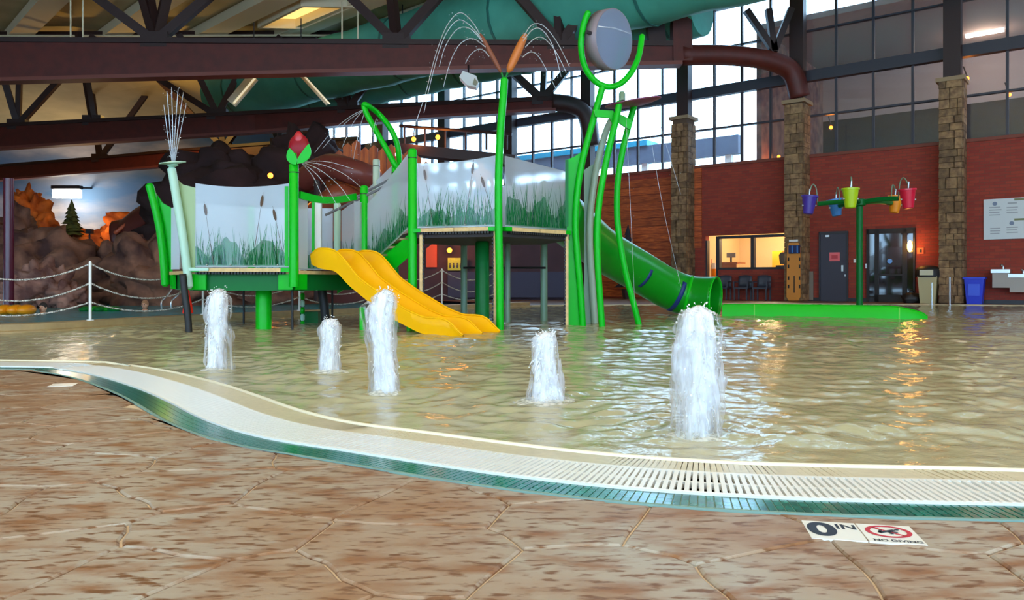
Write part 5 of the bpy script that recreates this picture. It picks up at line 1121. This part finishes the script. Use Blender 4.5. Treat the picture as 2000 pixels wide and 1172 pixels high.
# backboard on the pillar
oo = -.70; bb_ = wthing('spine_board', 'orange rescue backboard with blue head block leaning on the pillar', 'rescue board', 1551, 0, oo)
pts = [(1538, 484), (1542, 474), (1560, 474), (1564, 484), (1564, 580), (1560, 587), (1541, 587), (1537, 580)]
b = MB(); b.prism([wp(*tz(x, y, oo), oo) for x, y in pts], -ND*.05); b.build('board', mat('rescue_orange', (214, 136, 44), .4), bb_)
wpart('head_block', mat('navy_foam', (26, 40, 92), .6), bb_, 1540, 1561, 479, 495, oo-.16, oo-.05)
for x in (1546, 1556): wpart('strap', M_blue, bb_, x, x+2, 480, 494, oo-.175, oo-.16)
for y in (503, 517, 540, 556):
    for x in (1538.5, 1560): wpart('hand_hole', M_black, bb_, x, x+3, y, y+7, oo-.055, oo-.05)
wpart('centre_slot', M_black, bb_, 1550, 1552, 539, 572, oo-.055, oo-.05); wpart('top_bar', M_white, bb_, 1541, 1558, 468, 472, oo-.06, oo)
b = MB(); wrect(b, 1544, 1559, 431, 439, -.66, -.62); tag(b.build('exit_light', mat('pale_yellow_lens', (232, 224, 150), .4, emit=.6)), 'small pale yellow light box high on the backboard pillar', 'lamp')
b = MB(); wrect(b, 1575, 1588, 530, 586, -.06, 0); tag(b.build('grey_panel', mat('grey_panel', (132, 120, 106), .6)), 'narrow grey metal panel between pillar and service door', 'panel')
# chairs
def chair(px, label):
    c = wp(tpx(px), 0, -.45); o = thing('plastic_chair', label, 'chair', c, 'grey chairs under the office window'); Mc = mat('charcoal_plastic', (62, 64, 76), .45)
    def B(name, x, y, z, d, par=o): b = MB(); b.box(c-WD*x+ND*y+Vector((0, 0, z)), d, WANG); return b.build(name, Mc, par)
    B('seat', 0, 0, .43, (.5, .46, .05))
    b = MB(); rows = [[c-WD*x+ND*(.22+.05*r-.12*x*x*4)+Vector((0, 0, .46+.42*r-.10*r*(abs(x)*3.2)**3)) for x in [(-.24+.08*k) for k in range(7)]] for r in (0, .35, .7, 1.0)]; b.grid(rows); b.build('backrest', Mc, o, smooth=True, solid=.03)
    for x in (-.22, .22):
        for y in (-.19, .2): B('leg', x, y, .21, (.045, .045, .42))
        B('armrest', x*1.12, -.02, .64, (.05, .40, .035)); B('arm_post', x*1.12, -.19, .53, (.04, .04, .2))
for px, l in ((1421, 'grey plastic chair nearest the tube slide'), (1460, 'middle grey plastic chair under the office window'), (1497, 'grey plastic chair nearest the backboard')): chair(px, l)
# office window and things inside
ow = wthing('window_20', 'lit office window', 'window', 1470, 1.2); ow['kind'] = 'structure'; del ow['category']
for x0, x1 in ((1405, 1466), (1472, 1535)): wpart('pane', M_glass, ow, x0, x1, 464, 523, .10, .115)
for a in ((1402, 1405, 462, 526), (1466, 1472, 462, 526), (1402, 1536, 459, 464), (1402, 1536, 522, 526), (1378, 1381, 470, 560), (1398, 1402, 462, 586)): wpart('mullion', M_dark, ow, *a, -.02, .2)
ol = wthing('office_lamp', 'ceiling lamp inside the lit office', 'lamp', 1470, 2.75, 2); b = MB(); b.box(wp(tpx(1470), 2.76, 1.8), (1.2, .3, .06), WANG); b.build('diffuser', M_tube, ol); lamp(ol, wp(tpx(1470), 2.6, 1.8), 130, (255, 226, 176), .3)
of_ = wthing('yellow_cabinet', 'yellow cabinet inside the office at the right', 'cabinet', 1520, 0, 2.6)
wpart('body', mat('cabinet_yellow', (236, 182, 30), .5), of_, 1508, 1528, 490, 585, 2.4, 2.8); wpart('door', mat('cabinet_yellow_2', (226, 170, 24), .5), of_, 1509, 1527, 492, 540, 2.38, 2.4)
oc = wthing('office_chair', 'black high back office chair seen through the window', 'chair', 1526, 0, 1.0)
b = MB(); b.prism([wp(*tz(x, y, 1.0), 1.0) for x, y in ((1521, 498), (1525, 493), (1534, 493), (1536, 498), (1535, 516), (1523, 516))], ND*.1); b.build('backrest', M_black, oc); wpart('seat', M_black, oc, 1515, 1536, 518, 523, .8, 1.2); wpart('post', M_black, oc, 1526, 1529, 523, 580, .95, 1.05)
om = wthing('monitor', 'small grey monitor on the office desk', 'monitor', 1428, .9, 1.4); wpart('screen', mat('grey_screen', (120, 124, 128), .4), om, 1419, 1436, 494, 503, 1.4, 1.46); wpart('stand', M_dark, om, 1426, 1429, 503, 514, 1.42, 1.46)
od = wthing('office_desk', 'brown desk below the monitor', 'desk', 1430, 0, 1.4); wpart('desk_top', mat('desk_brown', (150, 84, 44), .5), od, 1404, 1440, 512, 515, 1.1, 1.9); wpart('desk_front', mat('desk_brown', (150, 84, 44), .5), od, 1406, 1438, 515, 580, 1.2, 1.24)
tw = wthing('hanging_towel', 'red and white towel hanging in the office doorway', 'towel', 1390, .9, .8); wpart('red_half', M_red, tw, 1381, 1390, 506, 514, .8, .84); wpart('white_half', M_white, tw, 1382, 1397, 514, 525, .8, .84); wpart('orange_half', M_orange, tw, 1382, 1397, 525, 546, .8, .84)
# trash can, bag, bins, posts
tcn = wthing('trash_can', 'tan trash can with a black domed lid', 'trash can', 1818, 0, -.5); c = wp(tpx(1820), 0, -.5)
b = MB(); b.hexa([c-WD*x+ND*y+Vector((0, 0, .0)) for x, y in ((-.2, -.2), (.2, -.2), (.2, .2), (-.2, .2))], [c-WD*x+ND*y+Vector((0, 0, .82)) for x, y in ((-.26, -.26), (.26, -.26), (.26, .26), (-.26, .26))]); b.build('body', mat('tan_bin', (186, 172, 128), .5), tcn)
b = MB(); b.lathe(c, [(.36, .80), (.37, .86), (.36, 1.0), (.30, 1.09), (.16, 1.14), (.02, 1.15)], 4 and 16); b.build('domed_lid', M_black, tcn, smooth='auto')
b = MB(); b.box(c-ND*.36+Vector((0, 0, .93)), (.36, .04, .16), WANG); b.build('flap', mat('tan_flap', (204, 198, 168), .5), tcn)
bg_ = wthing('black_bag', 'slumped black bag left of the tan trash can', 'bag', 1786, 0, -.5); c = wp(tpx(1787), .14, -.5); b = MB(); b.ball(c, .26, 18, 12, (1.1, .8, .75), .4, 1.2, 3); b.build('sack', M_black, bg_, smooth=True); b = MB(); b.tube(catmull([c+Vector((-.1, 0, .15)), c+Vector((0, 0, .27)), c+Vector((.1, 0, .15))], 4), .018, 6); b.build('strap', M_black, bg_, smooth=True)
bn = wthing('blue_bin', 'bright blue plastic bin right of the stone pillar', 'bin', 1908, 0, -.5); c = wp(tpx(1909), 0, -.5)
b = MB(); b.hexa([c-WD*x+ND*y for x, y in ((-.19, -.17), (.19, -.17), (.19, .17), (-.19, .17))], [c-WD*x+ND*y+Vector((0, 0, .74)) for x, y in ((-.25, -.22), (.25, -.22), (.25, .22), (-.25, .22))]); b.build('body', M_bin, bn)
b = MB(); b.box(c+Vector((0, 0, .76)), (.56, .5, .06), WANG); b.build('rim', M_bin, bn); b = MB(); b.box(c-ND*.20+Vector((0, 0, .42)), (.3, .06, .34), WANG); b.build('recessed_face', mat('lighter_blue', (50, 86, 226), .4), bn)
for px, y0, l in ((1820, 552, 'short steel post in front of the tan trash can'), (1855, 541, 'steel post in front of the stone pillar by the bin')):
    g = G(px, 596); g.z = 0; b = MB(); zt = H-(y0-HZ)*g.y/F; o = thing('steel_post', l, 'post', g); b.tube([g, g+Vector((0, 0, zt))], .026, 10); b.build('shaft', M_steel, o, smooth='auto'); b = MB(); b.lathe(g, [(.06, 0), (.06, .015), (.03, .02)], 12); b.build('flange', M_steel, o)
# notice board and drinking fountains
nb = wthing('notice_board', 'large white rules board on the brick wall', 'sign', 1970, 2.5, -.03)
wpart('panel', mat('board_white', (206, 212, 214), .5), nb, 1921, 2060, 386, 466, -.04, 0)
Mg = mat('grey_print', (160, 164, 170), .6); Mo = mat('olive_print', (120, 124, 84), .6)
for x, y, w, h, m_ in ((1932, 404, 22, 2, Mg), (1932, 409, 24, 2, Mg), (1932, 414, 20, 2, Mg), (1932, 419, 22, 2, Mg), (1966, 404, 22, 2, Mg), (1966, 409, 20, 2, Mg), (1966, 414, 22, 2, Mg), (1934, 445, 20, 2, Mg), (1934, 450, 20, 2, Mg), (1934, 455, 18, 2, Mg), (1966, 443, 22, 2, Mg), (1966, 448, 20, 2, Mg), (1966, 453, 22, 2, Mg), (1968, 395, 18, 3, Mg), (1981, 386.5, 40, 4, Mo), (1981, 426, 40, 4, Mo), (2004, 404, 22, 2, Mg), (2004, 410, 22, 2, Mg), (2004, 444, 22, 2, Mg), (2004, 450, 22, 2, Mg)): wpart('print_line', m_, nb, x, x+w, y, y+h, -.045, -.04)
for x, y in ((1943, 398), (1976, 436)): b = MB(); b.lathe(wp(*tz(x, y, -.042), -.042), [(.06, 0), (.06, .004)], 14, -ND); b.build('print_symbol', mat('blue_grey_print', (120, 132, 156), .6), nb)
df = wthing('drinking_fountain', 'pair of grey steel wall drinking fountains', 'drinking fountain', 1975, .8, -.3)
for x0, x1, y0, y1 in ((1938, 1972, 533, 562), (1972, 2015, 542, 571)):
    wpart('basin_box', mat('fountain_grey', (150, 138, 128), .4, metal=.3), df, x0, x1, y0, y1, -.42, 0); wpart('basin_top', M_steel, df, x0-3, x1+1, y0-7, y0, -.46, 0); xm = x0+.62*(x1-x0)
    b = MB(); p = wp(*tz(xm, y0-7, -.3), -.3); b.tube(catmull([p, p+Vector((0, 0, .09)), p+Vector((-.06, 0, .12))], 4), .03, 8); b.build('bubbler', M_steel, df, smooth=True)
# dark little tree by the cedar boards
tx = thing('potted_conifer', 'dark conifer standing before the cedar boards', 'tree', wp(tpx(1247), 0, -.8)); c = wp(tpx(1247), 0, -.8); rnd = random.Random(9)
b = MB(); b.tube([c, c+Vector((0, 0, 2.6))], [.07, .02], 7); b.build('trunk', M_bark, tx)
b = MB()
for k in range(9):
    z = c+Vector((0, 0, .5+.25*k)); R = .55*(1-k/10.5); n = 14; vs = [z+Vector((0, 0, .36))]+[z+Vector((R*(.6+.5*rnd.random())*math.cos(6.283*q/n), R*(.6+.5*rnd.random())*math.sin(6.283*q/n), -.1*rnd.random())) for q in range(n)]
    b.add(vs, [(0, 1+q, 1+(q+1) % n) for q in range(n)]+[tuple(range(n, 0, -1))])
b.build('foliage', mat('dusky_conifer', (40, 36, 46), .9), tx); b = MB(); b.lathe(c, [(.2, 0), (.26, .35), (.22, .36)], 14); b.build('pot', M_beamd, tx)
# lounge lamps
for (x0, y0), (x1, y1), of__, l in (((1766, 14), (1850, -4), 3.5, 'bright fluorescent fixture in the lounge at the top right'), ((1886, 71), (1961, 58), 5.5, 'second fluorescent fixture in the lounge right of the column')):
    a = tz(x0, y0, of__); e = tz(x1, y1, of__); o = thing('fluorescent_light', l, 'lamp', wp(*a, of__)); b = MB(); b.beam(wp(*a, of__), wp(*e, of__), .22, .10); b.build('lit_tube', M_tube, o); b = MB(); b.beam(wp(*a, of__)+Vector((0, 0, .09)), wp(*e, of__)+Vector((0, 0, .09)), .3, .06); b.build('housing', M_white, o)
    m = (wp(*a, of__)+wp(*e, of__))/2; lamp(o, m-Vector((0, 0, .5)), 45, (255, 226, 200), .4)
for px, py, l in ((1889, 153, 'amber bulb in the lounge just right of the tall pillar'), (1971, 185, 'small amber bulb hanging deep in the lounge'), (1521, 306, 'amber bulb behind glass left of the backboard pillar'), (1623, 249, 'amber bulb low in the lounge window')):
    p = wp(*tz(px, py, 1.2), 1.2); amber(px, py, p.y, .06, l, 12)
# outside canopy beyond the windows
ca = thing('outside_canopy', 'grey blue canopy outside the far windows', 'canopy', wp(6, 6.4, 4)); b = MB(); wbox(b, tpx(1340), 15, 6.1, 6.9, 5, 5.4); b.build('fascia', mat('canopy_blue_grey', (96, 106, 130), .7), ca); b = MB(); wbox(b, tpx(1150), 12, 6.9, 7.15, 4.9, 6); b.build('turquoise_edge', mat('turquoise_roof', (40, 160, 196), .5), ca)
for t in (3.5, 6, 9, 12): b = MB(); wbox(b, t, t+.18, 0, 6.1, 5.1, 5.3); b.build('canopy_post', M_white, ca)
# ================================================================ DEPTH MARKER TILES IN THE DECK
Mt = mat('marker_tile_white', (238, 236, 226), .3); Mn = mat('marker_black', (24, 30, 44), .4); Mr = mat('marker_red', (196, 30, 48), .4)
c0, c1, c2, c3 = G(1584, 1052), G(1814, 1066), G(1796, 1030), G(1580, 1018)    # corners: near left, near right, far right, far left
xd = (c1-c0).normalized(); ang = math.atan2(xd.y, xd.x); yd = Vector((-xd.y, xd.x, 0)); wid = (c1-c0).length/2; hei = ((c3-c0).dot(yd)+(c2-c1).dot(yd))/2
for k, lab in ((0, 'white depth marker tile reading 0 IN'), (1, 'white no diving marker tile with red circle')):
    ctr = c0+xd*(wid*(k+.5))+yd*(hei/2)+Vector((0, 0, -.0045)); o = thing('marker_tile', lab, 'tile', ctr)
    b = MB(); b.box(ctr, (wid-.004, hei-.003, .012), ang); b.build('tile_body', Mt, o); top = ctr+Vector((0, 0, .0068))
    if k == 0:
        text_mesh('0', hei*.98, 'numeral', Mn, o, top-xd*wid*.20, (0, 0, ang), 0, .95, .006); text_mesh('IN', hei*.36, 'letters', Mn, o, top+xd*wid*.27+yd*hei*.22, (0, 0, ang), 0, 1.0, .0012)
    else:
        cc = top+yd*hei*.10; R = hei*.33; b = MB(); n = 36
        rg = [[cc+xd*(math.cos(6.2832*q/n)*r*1.15)+yd*(math.sin(6.2832*q/n)*r) for q in range(n+1)] for r in (R, R*.78)]; b.grid(rg)
        dv = (xd*1.1-yd).normalized(); pv = Vector((-dv.y, dv.x, 0)); b.add([cc-dv*R*.9-pv*.004, cc+dv*R*.9-pv*.004, cc+dv*R*.9+pv*.004, cc-dv*R*.9+pv*.004], [(0, 1, 2, 3)]); b.build('prohibition_ring', Mr, o)
        b = MB()
        for a, e, w in (((-.5, -.25), (.35, .28), .006), ((.0, .05), (.45, -.1), .004), ((-.5, -.25), (-.35, .18), .004), ((.0, .05), (.1, -.42), .004)):
            p = cc+xd*R*a[0]+yd*R*a[1]; q = cc+xd*R*e[0]+yd*R*e[1]; d = (q-p).normalized(); s = Vector((-d.y, d.x, 0))*w; b.add([p-s, q-s, q+s, p+s], [(0, 1, 2, 3)])
        b.add([cc+xd*(R*(.5+.13*math.cos(6.28*q/10)))+yd*R*(.38+.13*math.sin(6.28*q/10)) for q in range(10)], [tuple(range(10))]); po = b.build('diver_symbol', Mn, o); po.location.z += .0004
        text_mesh('NO DIVING', hei*.15, 'letters', Mn, o, top-yd*hei*.39+xd*wid*.03, (0, 0, ang), 0, 1.0, .0006)
c = G(123, 752); b = MB(); b.box(c+Vector((0, 0, -.004)), (.15, .15, .012), .3); o = tag(b.build('marker_tile', Mt), 'small white marker tile far left by the gutter', 'tile')
# ================================================================ ADDED WARM FILL LAMPS IN HIGH-BAY FORM, UNSEEN (above and behind the deck)
for i, (x, y) in enumerate(((-7, 3), (-1, 2), (5, 3), (11, 4), (-10, -3), (-3, -3), (4, -3), (11, -3), (-12, 8), (14, 12))):
    z = 8.6; o = thing('fill_lamp', 'added round fill lamp hanging unseen over the deck, number %d' % (i+1), 'lamp', (x, y, z), 'added fill lamps over the deck'); o['label'] = 'added round white fill lamp hanging unseen over the near deck'
    b = MB(); b.lathe((x, y, z), [(.28, 0), (.24, .12), (.10, .26), (.06, .4)], 16); b.build('reflector', M_white, o, smooth='auto'); b = MB(); b.tube([(x, y, z+.4), (x, y, rz(x, y))], .02, 5); b.build('cable', M_dark, o); b = MB(); b.ball((x, y, z-.02), .10, 10, 8); b.build('bulb', M_tube, o, smooth=True)  # reflector, cable and bulb made up to house the added fill light
    lamp(o, (x, y, z-.25), 190, (255, 228, 196), .22)
print('objects', len(bpy.data.objects))
